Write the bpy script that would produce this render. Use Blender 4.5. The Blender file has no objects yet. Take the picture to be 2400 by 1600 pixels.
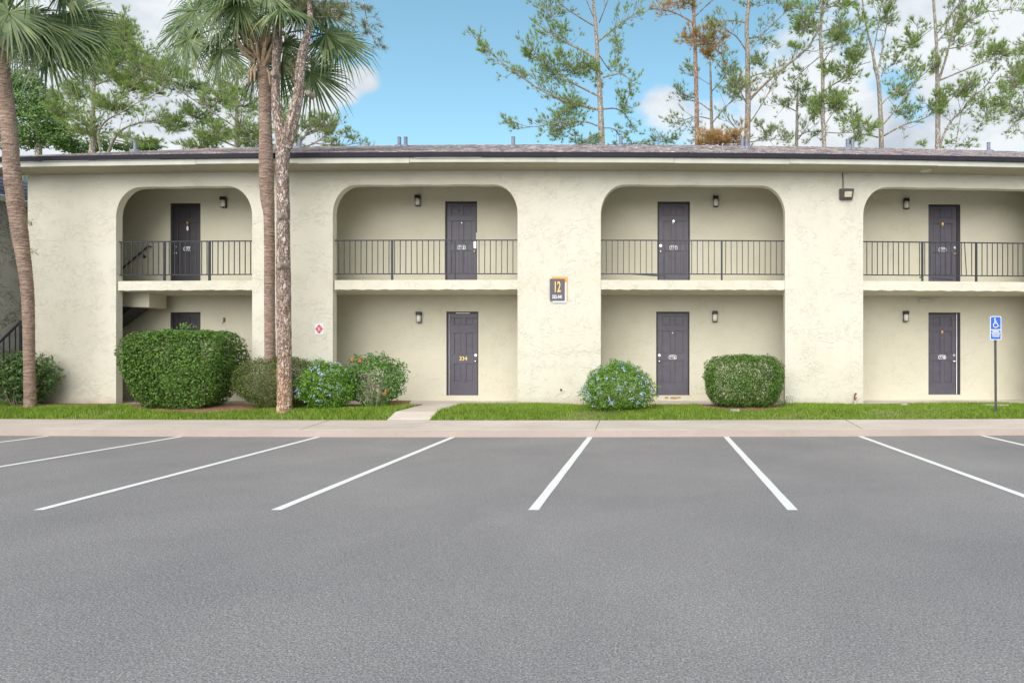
import bpy, math, random
import numpy as np
from mathutils import Vector
random.seed(7); rng = np.random.default_rng(7)
S = bpy.context.scene
COL = S.collection
# ------------------------------------------------------------------ camera, sky, sun, exposure
F, CX, CY, H = 1427.0, 1523.0, 841.0, 1.52      # focal length in px of the 2400 px wide picture, principal point, eye height
cam = bpy.data.cameras.new('camera'); camo = bpy.data.objects.new('camera', cam); COL.objects.link(camo)
camo.location = (0, 0, H); camo.rotation_euler = (math.radians(90), 0, 0)
cam.sensor_width = 36; cam.lens = 36*F/2400
cam.shift_x = -(CX-1200)/2400; cam.shift_y = (CY-800)/2400
cam.clip_start = .05; cam.clip_end = 2000
S.camera = camo
S.view_settings.view_transform = 'Standard'; S.view_settings.look = 'None'
S.view_settings.exposure = 0.74; S.view_settings.gamma = 1; S.view_settings.use_curve_mapping = False
SUN_EL, SUN_AZ = math.radians(34), math.radians(-170)     # azimuth from +Y, clockwise; behind the camera to the left
sd = bpy.data.lights.new('sun', 'SUN'); sd.energy = 2.25; sd.angle = math.radians(70); sd.color = (1, .945, .89)
so = bpy.data.objects.new('sun', sd); COL.objects.link(so)
dv = Vector((math.sin(SUN_AZ)*math.cos(SUN_EL), math.cos(SUN_AZ)*math.cos(SUN_EL), math.sin(SUN_EL)))
so.rotation_euler = dv.to_track_quat('Z', 'Y').to_euler(); so.location = dv*50
W = bpy.data.worlds.new('World'); S.world = W; W.use_nodes = True
def make_world():
    nt = W.node_tree; nt.nodes.clear(); N = nt.nodes.new; L = nt.links.new
    out = N('ShaderNodeOutputWorld'); bg = N('ShaderNodeBackground'); bg2 = N('ShaderNodeBackground'); mix = N('ShaderNodeMixShader')
    sky = N('ShaderNodeTexSky'); sky.sky_type = 'NISHITA'; sky.sun_disc = False
    sky.sun_elevation = SUN_EL; sky.sun_rotation = SUN_AZ; sky.air_density = 1.0; sky.dust_density = .6; sky.ozone_density = 2.2
    hs = N('ShaderNodeHueSaturation'); hs.inputs['Saturation'].default_value = .97; hs.inputs['Hue'].default_value = .468; hs.inputs['Value'].default_value = .90
    L(sky.outputs[0], hs.inputs['Color']); L(hs.outputs[0], bg.inputs[0]); bg.inputs[1].default_value = .15
    tc = N('ShaderNodeTexCoord')
    def noise(scale, detail, rough, dist=0, off=(0,0,0), sq=(1,1,1)):
        mp = N('ShaderNodeMapping'); mp.inputs['Location'].default_value = off; mp.inputs['Scale'].default_value = sq
        L(tc.outputs['Generated'], mp.inputs[0])
        n = N('ShaderNodeTexNoise'); n.inputs['Scale'].default_value = scale; n.inputs['Detail'].default_value = detail
        n.inputs['Roughness'].default_value = rough; n.inputs['Distortion'].default_value = dist
        L(mp.outputs[0], n.inputs[0]); return n.outputs[0]
    def math_(op, a, b, c=None):
        m = N('ShaderNodeMath'); m.operation = op
        for i, v in enumerate((a, b, c)):
            if v is None: continue
            if isinstance(v, (int, float)): m.inputs[i].default_value = v
            else: L(v, m.inputs[i])
        return m.outputs[0]
    big = noise(5.5, 8, .56, .35, (3.1, 1.7, .4), (1, 1, 1.9))
    bias = None
    # banks of cloud (+) and holes of blue (-) around the sky: direction by picture px, radius px, weight
    for px, py, r, w in ((250, 120, 620, .42), (2150, 330, 560, .30), (1180, 120, 560, -.50), (835, 185, 75, .40), (880, 178, 60, .26), (780, 215, 80, .3), (1545, 245, 110, .33),
                         (1650, 90, 170, -.34), (2110, 235, 110, -.30), (2330, 60, 300, .42), (1770, 320, 260, .28), (2020, 300, 130, .22), (1930, 110, 150, .1), (1420, 150, 160, -.2), (1560, 30, 200, -.3), (600, 250, 260, .3), (700, 60, 130, .12)):
        d = Vector(((px-CX)/F, 1, (CY-py)/F)); l = d.length; d.normalize(); rr = r/F/l
        vm = N('ShaderNodeVectorMath'); vm.operation = 'DISTANCE'; L(tc.outputs['Generated'], vm.inputs[0]); vm.inputs[1].default_value = d
        mr = N('ShaderNodeMapRange'); mr.interpolation_type = 'SMOOTHSTEP'
        L(vm.outputs['Value'], mr.inputs['Value']); mr.inputs['From Min'].default_value = rr; mr.inputs['From Max'].default_value = rr*.25
        mr.inputs['To Min'].default_value = 0; mr.inputs['To Max'].default_value = w
        bias = mr.outputs[0] if bias is None else math_('ADD', bias, mr.outputs[0])
    vm = N('ShaderNodeVectorMath'); vm.operation = 'DISTANCE'; L(tc.outputs['Generated'], vm.inputs[0]); vm.inputs[1].default_value = (0, -.94, .34)  # unseen cloud bank behind the eye, added to make the light more neutral
    mr = N('ShaderNodeMapRange'); L(vm.outputs['Value'], mr.inputs['Value']); mr.inputs['From Min'].default_value = 1.45; mr.inputs['From Max'].default_value = .9; mr.inputs['To Max'].default_value = .5
    bias = math_('ADD', bias, mr.outputs[0])
    dens = math_('ADD', math_('MULTIPLY_ADD', big, 1.35, -.68), bias)
    mr = N('ShaderNodeMapRange'); mr.interpolation_type = 'SMOOTHSTEP'; L(dens, mr.inputs['Value'])
    mr.inputs['From Min'].default_value = .01; mr.inputs['From Max'].default_value = .34
    # light and grey patches inside the clouds
    shade = noise(6, 6, .6, .2, (1.1, 5.2, 2.4), (1, 1, 2))
    cr = N('ShaderNodeValToRGB'); L(shade, cr.inputs[0])
    cr.color_ramp.elements[0].position = .3; cr.color_ramp.elements[0].color = (.35, .39, .44, 1)
    cr.color_ramp.elements[1].position = .56; cr.color_ramp.elements[1].color = (.54, .565, .59, 1)
    L(cr.outputs[0], bg2.inputs[0]); bg2.inputs[1].default_value = 1.0
    L(mr.outputs[0], mix.inputs[0]); L(bg.outputs[0], mix.inputs[1]); L(bg2.outputs[0], mix.inputs[2]); L(mix.outputs[0], out.inputs[0])
make_world()
# ------------------------------------------------------------------ helpers
def bend(x): return .0026*(x+3.3)**2           # the long facade and its kerb run in a very slight arc
def X(px, D):
    x = (px-CX)/F*D
    for _ in range(6): x = (px-CX)/F*(D+bend(x))
    return x
def P(px, py, D, bent=False):                   # a point of the place at distance D
    x = X(px, D) if bent else (px-CX)/F*D
    d = D+bend(x) if bent else D
    return (x, d, H+(CY-py)/F*d)
def gz(y):                                      # height of the planted strip, unbent y
    return float(np.interp(y, [13.0, 13.35, 14.5, 200], [.205, .36, .43, .43]))
def setp(o, label=None, cat=None, group=None, kind=None):
    if label: o['label'] = label
    if cat: o['category'] = cat
    if group: o['group'] = group
    if kind: o['kind'] = kind
    return o
def thing(name, loc, label, cat, group=None):
    o = bpy.data.objects.new(name, None); o.empty_display_size = .2; COL.objects.link(o); o.location = loc
    return setp(o, label, cat, group)
def root_loc(o):
    v = Vector((0, 0, 0))
    while o is not None: v += o.location; o = o.parent
    return v
class MB:
    def __init__(s): s.v = []; s.f = []; s.arr = []
    def box(s, x0, x1, y0, y1, z0, z1, dx=None):
        n = 1 if not dx else max(1, int(math.ceil((x1-x0)/dx)))
        b = len(s.v)
        for i in range(n+1):
            x = x0+(x1-x0)*i/n
            s.v += [(x, y0, z0), (x, y1, z0), (x, y1, z1), (x, y0, z1)]
        for i in range(n):
            a = b+4*i; c = a+4
            for k in range(4): s.f.append((a+k, a+(k+1) % 4, c+(k+1) % 4, c+k))
        s.f.append((b+3, b+2, b+1, b)); e = b+4*n; s.f.append((e, e+1, e+2, e+3))
        return s
    def quad(s, a, b, c, d):
        n = len(s.v); s.v += [a, b, c, d]; s.f.append((n, n+1, n+2, n+3)); return s
    def poly(s, pts):
        n = len(s.v); s.v += list(pts); s.f.append(tuple(range(n, n+len(pts)))); return s
    def prism(s, pts, off):                      # polygon extruded by a vector
        n = len(s.v); m = len(pts); s.v += [tuple(p) for p in pts]; s.v += [(p[0]+off[0], p[1]+off[1], p[2]+off[2]) for p in pts]
        s.f.append(tuple(range(n, n+m))); s.f.append(tuple(range(n+2*m-1, n+m-1, -1)))
        for i in range(m): s.f.append((n+(i+1) % m, n+i, n+m+i, n+m+(i+1) % m))
        return s
    def tube(s, pts, rad, n=8, cap=True):
        pts = [Vector(p) for p in pts]; m = len(pts)
        if not hasattr(rad, '__len__'): rad = [rad]*m
        b = len(s.v); u = None
        for i in range(m):
            t = (pts[min(i+1, m-1)]-pts[max(i-1, 0)]).normalized()
            if u is None: u = t.orthogonal().normalized()
            else:
                u = (u-t*u.dot(t)); u = u.normalized() if u.length > 1e-6 else t.orthogonal().normalized()
            w = t.cross(u)
            for k in range(n):
                a = 2*math.pi*k/n; s.v.append(tuple(pts[i]+(u*math.cos(a)+w*math.sin(a))*rad[i]))
        for i in range(m-1):
            for k in range(n):
                s.f.append((b+i*n+k, b+i*n+(k+1) % n, b+(i+1)*n+(k+1) % n, b+(i+1)*n+k))
        if cap:
            s.f.append(tuple(range(b+n-1, b-1, -1))); e = b+(m-1)*n; s.f.append(tuple(range(e, e+n)))
        return s
    def disc(s, c, r, y1, n=16, rz=None):        # short cylinder along y
        rz = rz or r
        pts = [(c[0]+r*math.cos(2*math.pi*k/n), c[1], c[2]+rz*math.sin(2*math.pi*k/n)) for k in range(n)]
        return s.prism(pts, (0, y1-c[1], 0))
    def build(s, name, mat, parent=None, bent=False, smooth=False, bevel=0, origin=None, kind=None):
        v = np.array(s.v, dtype=np.float64)
        if bent: v[:, 1] += bend(v[:, 0])
        o0 = root_loc(parent) if parent is not None else Vector(origin or (0, 0, 0))
        v = v-np.array(o0)
        me = bpy.data.meshes.new(name); me.from_pydata(v.tolist(), [], s.f); me.update()
        if smooth: me.polygons.foreach_set('use_smooth', [True]*len(me.polygons))
        me.materials.append(mat)
        o = bpy.data.objects.new(name, me); COL.objects.link(o)
        if parent is not None: o.parent = parent
        else: o.location = o0
        if bevel:
            bm = o.modifiers.new('bevel', 'BEVEL'); bm.width = bevel; bm.segments = 2; bm.limit_method = 'ANGLE'
        if kind: o['kind'] = kind
        return o
def build_arr(name, V, k, mat, parent=None, bent=False, origin=None, smooth=False, kind=None):
    """V: (N*k,3) loose k-gons (leaves, blades, needles)"""
    V = np.asarray(V, dtype=np.float64).reshape(-1, 3).copy(); n = len(V)//k
    if bent: V[:, 1] += bend(V[:, 0])
    o0 = root_loc(parent) if parent is not None else Vector(origin or (0, 0, 0))
    V -= np.array(o0)
    me = bpy.data.meshes.new(name)
    me.vertices.add(len(V)); me.vertices.foreach_set('co', V.astype(np.float32).ravel())
    me.loops.add(len(V)); me.loops.foreach_set('vertex_index', np.arange(len(V), dtype=np.int32))
    me.polygons.add(n); me.polygons.foreach_set('loop_start', (np.arange(n)*k).astype(np.int32))
    me.update(calc_edges=True); me.materials.append(mat)
    o = bpy.data.objects.new(name, me); COL.objects.link(o)
    if parent is not None: o.parent = parent
    else: o.location = o0
    if kind: o['kind'] = kind
    return o
def unit(a): return a/np.maximum(np.linalg.norm(a, axis=-1, keepdims=True), 1e-9)
def text(name, s, x, y, z, h, mat, parent, sx=1.0, align='CENTER', depth=.002, extra=0.0):
    """upright lettering facing the street (-Y); h = capital height"""
    cu = bpy.data.curves.new('t', 'FONT'); cu.body = s; cu.align_x = align; cu.size = h/.70; cu.extrude = depth; cu.offset = extra
    to = bpy.data.objects.new('t', cu); COL.objects.link(to)
    me = bpy.data.meshes.new_from_object(to.evaluated_get(bpy.context.evaluated_depsgraph_get()))
    bpy.data.objects.remove(to); bpy.data.curves.remove(cu)
    o0 = root_loc(parent)
    for v in me.vertices:
        a, b, c = v.co; v.co = (x+a*sx-o0.x, y-c-o0.y, z+b-o0.z)
    me.materials.clear(); me.materials.append(mat); me.name = name
    o = bpy.data.objects.new(name, me); COL.objects.link(o); o.parent = parent; return o
def copy_tree(o, parent=None):
    c = o.copy(); COL.objects.link(c); c.parent = parent
    for ch in [k for k in bpy.data.objects if k.parent == o]: copy_tree(ch, c)
    return c
# ------------------------------------------------------------------ materials
M = {}
def newmat(name):
    m = bpy.data.materials.new(name); m.use_nodes = True; nt = m.node_tree; b = nt.nodes['Principled BSDF']; M[name] = m
    return m, nt, b
def ramp(nt, fac, stops):
    cr = nt.nodes.new('ShaderNodeValToRGB'); e = cr.color_ramp.elements
    while len(e) < len(stops): e.new(.5)
    for i, (p, c) in enumerate(stops): e[i].position = p; e[i].color = (*c, 1) if len(c) == 3 else c
    nt.links.new(fac, cr.inputs[0]); return cr.outputs[0]
def nz(nt, scale, detail=4, rough=.55, dist=0, sq=(1, 1, 1), coord='Object'):
    tc = nt.nodes.new('ShaderNodeTexCoord'); mp = nt.nodes.new('ShaderNodeMapping'); mp.inputs['Scale'].default_value = sq
    nt.links.new(tc.outputs[coord], mp.inputs[0])
    n = nt.nodes.new('ShaderNodeTexNoise'); n.inputs['Scale'].default_value = scale; n.inputs['Detail'].default_value = detail
    n.inputs['Roughness'].default_value = rough; n.inputs['Distortion'].default_value = dist
    nt.links.new(mp.outputs[0], n.inputs[0]); return n.outputs[0]
def vor(nt, scale, feature='F1', sq=(1, 1, 1), out='Distance', rnd=1, warp=0):
    tc = nt.nodes.new('ShaderNodeTexCoord'); mp = nt.nodes.new('ShaderNodeMapping'); mp.inputs['Scale'].default_value = sq
    nt.links.new(tc.outputs['Object'], mp.inputs[0]); src = mp.outputs[0]
    if warp:
        n = nt.nodes.new('ShaderNodeTexNoise'); n.inputs['Scale'].default_value = scale*.9; nt.links.new(src, n.inputs[0])
        va = nt.nodes.new('ShaderNodeVectorMath'); va.operation = 'MULTIPLY_ADD'; nt.links.new(n.outputs[1], va.inputs[0]); va.inputs[1].default_value = (warp,)*3; nt.links.new(src, va.inputs[2]); src = va.outputs[0]
    v = nt.nodes.new('ShaderNodeTexVoronoi'); v.feature = feature; v.inputs['Scale'].default_value = scale; v.inputs['Randomness'].default_value = rnd
    nt.links.new(src, v.inputs[0]); return v.outputs[out]
def mixc(nt, fac, a, b, mode='MIX'):
    m = nt.nodes.new('ShaderNodeMix'); m.data_type = 'RGBA'; m.blend_type = mode
    for i, v in ((0, fac), (6, a), (7, b)):
        if isinstance(v, (int, float)): m.inputs[i].default_value = v
        elif isinstance(v, tuple): m.inputs[i].default_value = (*v, 1) if len(v) == 3 else v
        else: nt.links.new(v, m.inputs[i])
    return m.outputs[2]
def mth(nt, op, a, b=None):
    m = nt.nodes.new('ShaderNodeMath'); m.operation = op
    for i, v in ((0, a), (1, b)):
        if v is None: continue
        if isinstance(v, (int, float)): m.inputs[i].default_value = v
        else: nt.links.new(v, m.inputs[i])
    return m.outputs[0]
def bump(nt, b, h, strength, dist):
    bp = nt.nodes.new('ShaderNodeBump'); bp.inputs['Strength'].default_value = strength; bp.inputs['Distance'].default_value = dist
    nt.links.new(h, bp.inputs['Height']); nt.links.new(bp.outputs[0], b.inputs['Normal'])
def simple(name, col, rough=.6, metal=0, var=.12, vs=8, spec=.4, bmp=0):
    m, nt, b = newmat(name)
    n = nz(nt, vs, 5, .6)
    c0 = tuple(max(0, c*(1-var)) for c in col); c1 = tuple(min(1, c*(1+var)) for c in col)
    nt.links.new(ramp(nt, n, [(.3, c0), (.7, c1)]), b.inputs['Base Color'])
    b.inputs['Roughness'].default_value = rough; b.inputs['Metallic'].default_value = metal
    b.inputs['Specular IOR Level'].default_value = spec
    if bmp: bump(nt, b, nz(nt, vs*6, 4), bmp, .01)
    return m
def stucco(name, lo, hi, rough_amt=1.0, foot=False):
    m, nt, b = newmat(name)
    base = ramp(nt, nz(nt, .55, 6, .6, .4), [(.32, lo), (.68, hi)])
    # trowel strokes: thin ridges where a strongly warped noise crosses a level
    st = nz(nt, 3.0, 2.5, .5, 1.6, (1, 1, 1.7))
    r1 = ramp(nt, st, [(.455, (0, 0, 0)), (.5, (1, 1, 1)), (.515, (0, 0, 0))])
    st2 = nz(nt, 6.5, 2.0, .5, 2.0, (1, 1, 1.3))
    r2 = ramp(nt, st2, [(.44, (0, 0, 0)), (.47, (1, 1, 1)), (.485, (0, 0, 0))])
    gate = ramp(nt, nz(nt, 2.1, 3, .6), [(.46, (0, 0, 0)), (.60, (1, 1, 1))])
    gate2 = ramp(nt, nz(nt, 2.9, 3, .6), [(.49, (0, 0, 0)), (.59, (1, 1, 1))])
    h = mth(nt, 'ADD', mth(nt, 'MULTIPLY', r1, gate), mth(nt, 'MULTIPLY', mth(nt, 'MULTIPLY', r2, gate2), .7))
    h = mth(nt, 'ADD', h, mth(nt, 'MULTIPLY', nz(nt, 9, 6, .65), .5))
    bump(nt, b, h, .54*rough_amt, .018)
    dirt = ramp(nt, nz(nt, 13, 6, .7, .5), [(.68, (0, 0, 0)), (.80, (.4, .4, .4))])
    col = mixc(nt, dirt, base, tuple(c*.6 for c in lo))
    if foot:      # soil splashed on the foot of the wall, faint runs below the ledges
        tc = nt.nodes.new('ShaderNodeTexCoord'); sx = nt.nodes.new('ShaderNodeSeparateXYZ'); nt.links.new(tc.outputs['Object'], sx.inputs[0])
        f = ramp(nt, mth(nt, 'ADD', mth(nt, 'MULTIPLY', sx.outputs[2], 1.6), mth(nt, 'MULTIPLY', nz(nt, 5, 6, .75), .6)), [(.24, (.55, .55, .55)), (.62, (0, 0, 0))])
        col = mixc(nt, f, col, (.36, .27, .19))
        run = ramp(nt, nz(nt, 3.2, 5, .7, 0, (2.4, 1, .12)), [(.60, (0, 0, 0)), (.80, (.10, .10, .10))])
        col = mixc(nt, run, col, (.44, .41, .33))
    nt.links.new(col, b.inputs['Base Color'])
    b.inputs['Roughness'].default_value = .88; b.inputs['Specular IOR Level'].default_value = .25
    return m
stucco('wall_stucco', (.64, .618, .505), (.685, .668, .575), 1.0, True)
stucco('wing_stucco', (.52, .52, .45), (.60, .60, .53), 2.6)
stucco('back_stucco', (.63, .603, .472), (.685, .66, .54), .8)
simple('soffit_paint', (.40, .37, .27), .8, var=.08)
simple('fascia_paint', (.55, .56, .49), .65, var=.10, vs=2.5)
simple('drip_metal', (.022, .020, .030), .6, var=.15, spec=.2)
simple('door_paint', (.090, .083, .110), .42, var=.13, vs=5, spec=.5)
simple('door_darker', (.04, .037, .045), .4, var=.13, vs=5, spec=.5)  # darker tone of the door colour, used on the two leftmost doors
simple('door_dark', (.035, .032, .04), .5)
simple('rail_paint', (.03, .036, .05), .4, var=.25, vs=20)
simple('chrome', (.75, .74, .72), .22, 1)
simple('brass', (.72, .48, .18), .3, 1)
simple('white_plate', (.78, .80, .82), .5, var=.04)
simple('black_plate', (.03, .03, .035), .4)
simple('number_gold', (.85, .68, .28), .45, var=.05)
simple('sign_gray', (.105, .10, .12), .5, var=.05)
simple('sign_orange', (.90, .36, .07), .5, var=.04)
simple('sign_gold', (.92, .60, .16), .5, var=.04)
simple('sign_white', (.82, .85, .88), .5, var=.03)
simple('sign_blue', (.03, .12, .62), .45, var=.06)
simple('sign_red', (.62, .01, .09), .5, var=.06)
simple('galv_metal', (.10, .105, .105), .5, .3, var=.3, vs=14)
simple('vent_metal', (.22, .24, .30), .5, .2, var=.2)
simple('lamp_black', (.02, .02, .022), .4)
simple('lamp_glass', (.85, .85, .80), .15, var=.05, spec=.8)
simple('bronze', (.10, .085, .085), .4, .3, var=.15)
simple('lens', (.62, .60, .42), .2, var=.1, spec=.8)
simple('pvc', (.7, .7, .66), .5)
simple('dead_wood', (.42, .28, .15), .8, var=.3, vs=20)
simple('boot', (.50, .38, .26), .85, var=.35, vs=14)
simple('rust', (.20, .07, .04), .8)
simple('stone', (.46, .45, .42), .85, var=.15, vs=12)
simple('twig', (.20, .155, .12), .85, var=.3, vs=10)
simple('twig_grey', (.33, .28, .23), .85, var=.3, vs=10)
simple('dark_soil', (.06, .045, .035), .95)
def m_asphalt():
    m, nt, b = newmat('asphalt')
    g = ramp(nt, nz(nt, 80, 3, .75), [(.33, (.17, .163, .162)), (.5, (.268, .258, .256)), (.66, (.42, .408, .402))])
    big = ramp(nt, nz(nt, .35, 5, .6, .3), [(.3, (.80, .80, .82)), (.7, (1.06, 1.05, 1.04))])
    c = mixc(nt, 1, g, big, 'MULTIPLY')
    warm = ramp(nt, nz(nt, 1.3, 5, .7), [(.60, (0, 0, 0)), (.78, (.35, .35, .35))])
    c = mixc(nt, warm, c, (.27, .225, .20))
    st = ramp(nt, vor(nt, 130, out='Color'), [(.0, (.72, .72, .72)), (1, (1.25, 1.25, 1.25))])
    c = mixc(nt, 1, c, st, 'MULTIPLY')
    nt.links.new(c, b.inputs['Base Color']); b.inputs['Roughness'].default_value = .9; b.inputs['Specular IOR Level'].default_value = .25
    h = mth(nt, 'ADD', vor(nt, 105), mth(nt, 'MULTIPLY', nz(nt, 42, 5, .7), .7)); bump(nt, b, h, .55, .005)
m_asphalt()
def m_line():
    m, nt, b = newmat('line_paint')
    n = ramp(nt, nz(nt, 60, 4, .8), [(.32, (.40, .40, .40)), (.43, (.80, .80, .78))])
    nt.links.new(n, b.inputs['Base Color']); b.inputs['Roughness'].default_value = .75
    bump(nt, b, vor(nt, 75), .4, .004)
m_line()
def m_concrete(name, lo, hi):
    m, nt, b = newmat(name)
    c = ramp(nt, nz(nt, 1.2, 7, .65, .6, (.6, 1.6, 1)), [(.3, lo), (.7, hi)])
    sp = ramp(nt, nz(nt, 70, 3, .7), [(.3, (.86, .86, .86)), (.7, (1.08, 1.08, 1.08))])
    nt.links.new(mixc(nt, 1, c, sp, 'MULTIPLY'), b.inputs['Base Color']); b.inputs['Roughness'].default_value = .9
    bump(nt, b, nz(nt, 50, 5, .7), .3, .004)
m_concrete('concrete', (.48, .42, .365), (.62, .565, .51))
m_concrete('kerb_concrete', (.40, .335, .29), (.475, .405, .355))
def m_soil():
    m, nt, b = newmat('soil')
    c = ramp(nt, nz(nt, 9, 6, .7), [(.35, (.09, .12, .03)), (.6, (.19, .19, .08))])
    nt.links.new(c, b.inputs['Base Color']); b.inputs['Roughness'].default_value = 1
m_soil()
def m_mulch():
    m, nt, b = newmat('mulch')
    c = ramp(nt, nz(nt, 30, 6, .8, 1), [(.3, (.09, .045, .025)), (.5, (.25, .13, .07)), (.68, (.46, .31, .20))])
    nt.links.new(c, b.inputs['Base Color']); b.inputs['Roughness'].default_value = 1; bump(nt, b, nz(nt, 40, 5, .8), 1, .02)
m_mulch()
def m_leaf(name, stops, rough=.5, trans=.28, spec=.4):
    """one tint per leaf, drifting in patches"""
    m, nt, b = newmat(name)
    g = nt.nodes.new('ShaderNodeNewGeometry')
    f = mth(nt, 'ADD', mth(nt, 'MULTIPLY', g.outputs['Random Per Island'], .7), mth(nt, 'MULTIPLY', nz(nt, 2.4, 3), .3))
    c = ramp(nt, f, stops)
    nt.links.new(c, b.inputs['Base Color']); b.inputs['Roughness'].default_value = rough; b.inputs['Specular IOR Level'].default_value = spec
    tr = nt.nodes.new('ShaderNodeBsdfTranslucent'); nt.links.new(c, tr.inputs[0])
    mx = nt.nodes.new('ShaderNodeMixShader'); mx.inputs[0].default_value = trans
    nt.links.new(b.outputs[0], mx.inputs[1]); nt.links.new(tr.outputs[0], mx.inputs[2]); nt.links.new(mx.outputs[0], nt.nodes['Material Output'].inputs[0])
m_leaf('leaf_hedge', [(.12, (.03, .06, .015)), (.42, (.10, .20, .035)), (.75, (.17, .32, .055)), (.96, (.29, .42, .11))], .58, spec=.3)
m_leaf('leaf_olive', [(.15, (.05, .08, .02)), (.5, (.13, .19, .045)), (.8, (.23, .28, .07)), (.97, (.32, .27, .11))], .5)
m_leaf('leaf_plumbago', [(.1, (.05, .13, .02)), (.5, (.15, .33, .035)), (.9, (.32, .52, .09))], .42)
m_leaf('leaf_ixora', [(.1, (.045, .12, .02)), (.5, (.09, .26, .03)), (.9, (.20, .40, .06))], .35, spec=.6)
m_leaf('leaf_shrub', [(.1, (.045, .085, .025)), (.5, (.09, .19, .045)), (.92, (.20, .32, .085))], .4, spec=.6)
m_leaf('grass', [(.1, (.09, .16, .02)), (.42, (.22, .37, .035)), (.75, (.40, .56, .08)), (.98, (.55, .60, .22))], .5, .4)
m_leaf('needle_green', [(.1, (.18, .23, .09)), (.5, (.36, .45, .18)), (.85, (.50, .58, .24)), (.98, (.62, .58, .34))], .5, .5)
m_leaf('needle_bright', [(.1, (.19, .30, .06)), (.5, (.38, .56, .14)), (.9, (.58, .72, .25))], .5, .5)
m_leaf('needle_brown', [(.1, (.36, .23, .10)), (.5, (.66, .43, .18)), (.9, (.80, .64, .32))], .6, .5)
m_leaf('needle_olive', [(.1, (.13, .16, .08)), (.5, (.26, .30, .15)), (.9, (.42, .44, .26))], .55, .5)
m_leaf('leaf_oak', [(.1, (.05, .10, .02)), (.5, (.13, .25, .055)), (.9, (.28, .42, .12))], .5)
m_leaf('palm_leaf', [(.1, (.045, .085, .03)), (.45, (.11, .19, .06)), (.75, (.21, .29, .10)), (.90, (.42, .46, .22)), (.98, (.66, .54, .20))], .42, .3, .6)
m_leaf('petal', [(.1, (.36, .46, .86)), (.5, (.52, .62, .92)), (.9, (.68, .78, .96))], .6)
m_leaf('petal_orange', [(.1, (.55, .14, .05)), (.9, (.75, .30, .15))], .6)
def m_palmbark():
    m, nt, b = newmat('palm_bark')
    n = nz(nt, 5, 6, .7, .6, (1.2, 1.2, 9))
    c = ramp(nt, n, [(.30, (.12, .082, .062)), (.48, (.31, .225, .175)), (.66, (.54, .43, .35))])
    p = ramp(nt, nz(nt, 3, 5, .7), [(.35, (.75, .72, .72)), (.7, (1.12, 1.08, 1.05))])
    nt.links.new(mixc(nt, 1, c, p, 'MULTIPLY'), b.inputs['Base Color']); b.inputs['Roughness'].default_value = .95; bump(nt, b, n, .9, .02)
m_palmbark()
def m_pinebark(name, plate, dark, sc=15, low=None):
    m, nt, b = newmat(name)
    sq = (1, 1, .45)
    d = vor(nt, sc, 'DISTANCE_TO_EDGE', sq, warp=.22)
    edge = ramp(nt, d, [(.0, (.1, .1, .1)), (.05, (.6, .6, .6)), (.16, (1, 1, 1))])
    colr = vor(nt, sc, 'F1', sq, 'Color', warp=.22)
    pc = ramp(nt, colr, [(.25, plate[0]), (.5, plate[1]), (.75, plate[2])])
    if low:
        tc = nt.nodes.new('ShaderNodeTexCoord'); sx = nt.nodes.new('ShaderNodeSeparateXYZ'); nt.links.new(tc.outputs['Object'], sx.inputs[0])
        f = ramp(nt, mth(nt, 'ADD', mth(nt, 'MULTIPLY', sx.outputs[2], .22), nz(nt, 3, 3)), [(.55, (.85, .85, .85)), (1.0, (0, 0, 0))])
        pc = mixc(nt, f, pc, mixc(nt, .55, pc, low))
    n = ramp(nt, nz(nt, 22, 7, .8, .8, (1, 1, .6)), [(.34, (.55, .53, .52)), (.66, (1.35, 1.32, 1.3))])
    nt.links.new(mixc(nt, edge, dark, mixc(nt, 1, pc, n, 'MULTIPLY')), b.inputs['Base Color']); b.inputs['Roughness'].default_value = .95
    bump(nt, b, mth(nt, 'ADD', edge, mth(nt, 'MULTIPLY', nz(nt, 24, 5, .7), .5)), 1, .025)
m_pinebark('pine_bark', ((.37, .28, .23), (.50, .39, .33), (.66, .57, .51)), (.13, .10, .09), 15, (.78, .46, .24))
m_pinebark('far_bark', ((.38, .35, .29), (.44, .41, .35), (.52, .48, .43)), (.20, .18, .15), 9)
m_pinebark('red_bark', ((.40, .24, .17), (.46, .30, .23), (.50, .36, .29)), (.18, .10, .07), 9)
def m_shingle():
    m, nt, b = newmat('shingle')
    v = vor(nt, 5.0, 'F1', (.9, 7.0/5*.9*1.0, 1), 'Color', rnd=.8)
    c = ramp(nt, nz(nt, 1, 5, .8, .6, (5, 1.6, 1)), [(.34, (.07, .07, .085)), (.44, (.17, .17, .195)), (.54, (.32, .30, .31)), (.64, (.68, .62, .61))])
    n = ramp(nt, nz(nt, 11, 5, .8, .5, (1, .3, 1)), [(.34, (.45, .45, .5)), (.66, (1.5, 1.42, 1.35))])
    p = ramp(nt, nz(nt, .5, 3), [(.5, (1, 1, 1)), (.7, (1.12, 1.02, .95))])
    nt.links.new(mixc(nt, 1, mixc(nt, 1, c, n, 'MULTIPLY'), p, 'MULTIPLY'), b.inputs['Base Color']); b.inputs['Roughness'].default_value = .95
    bump(nt, b, nz(nt, 18, 5, .8), .8, .02)
m_shingle()
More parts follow.
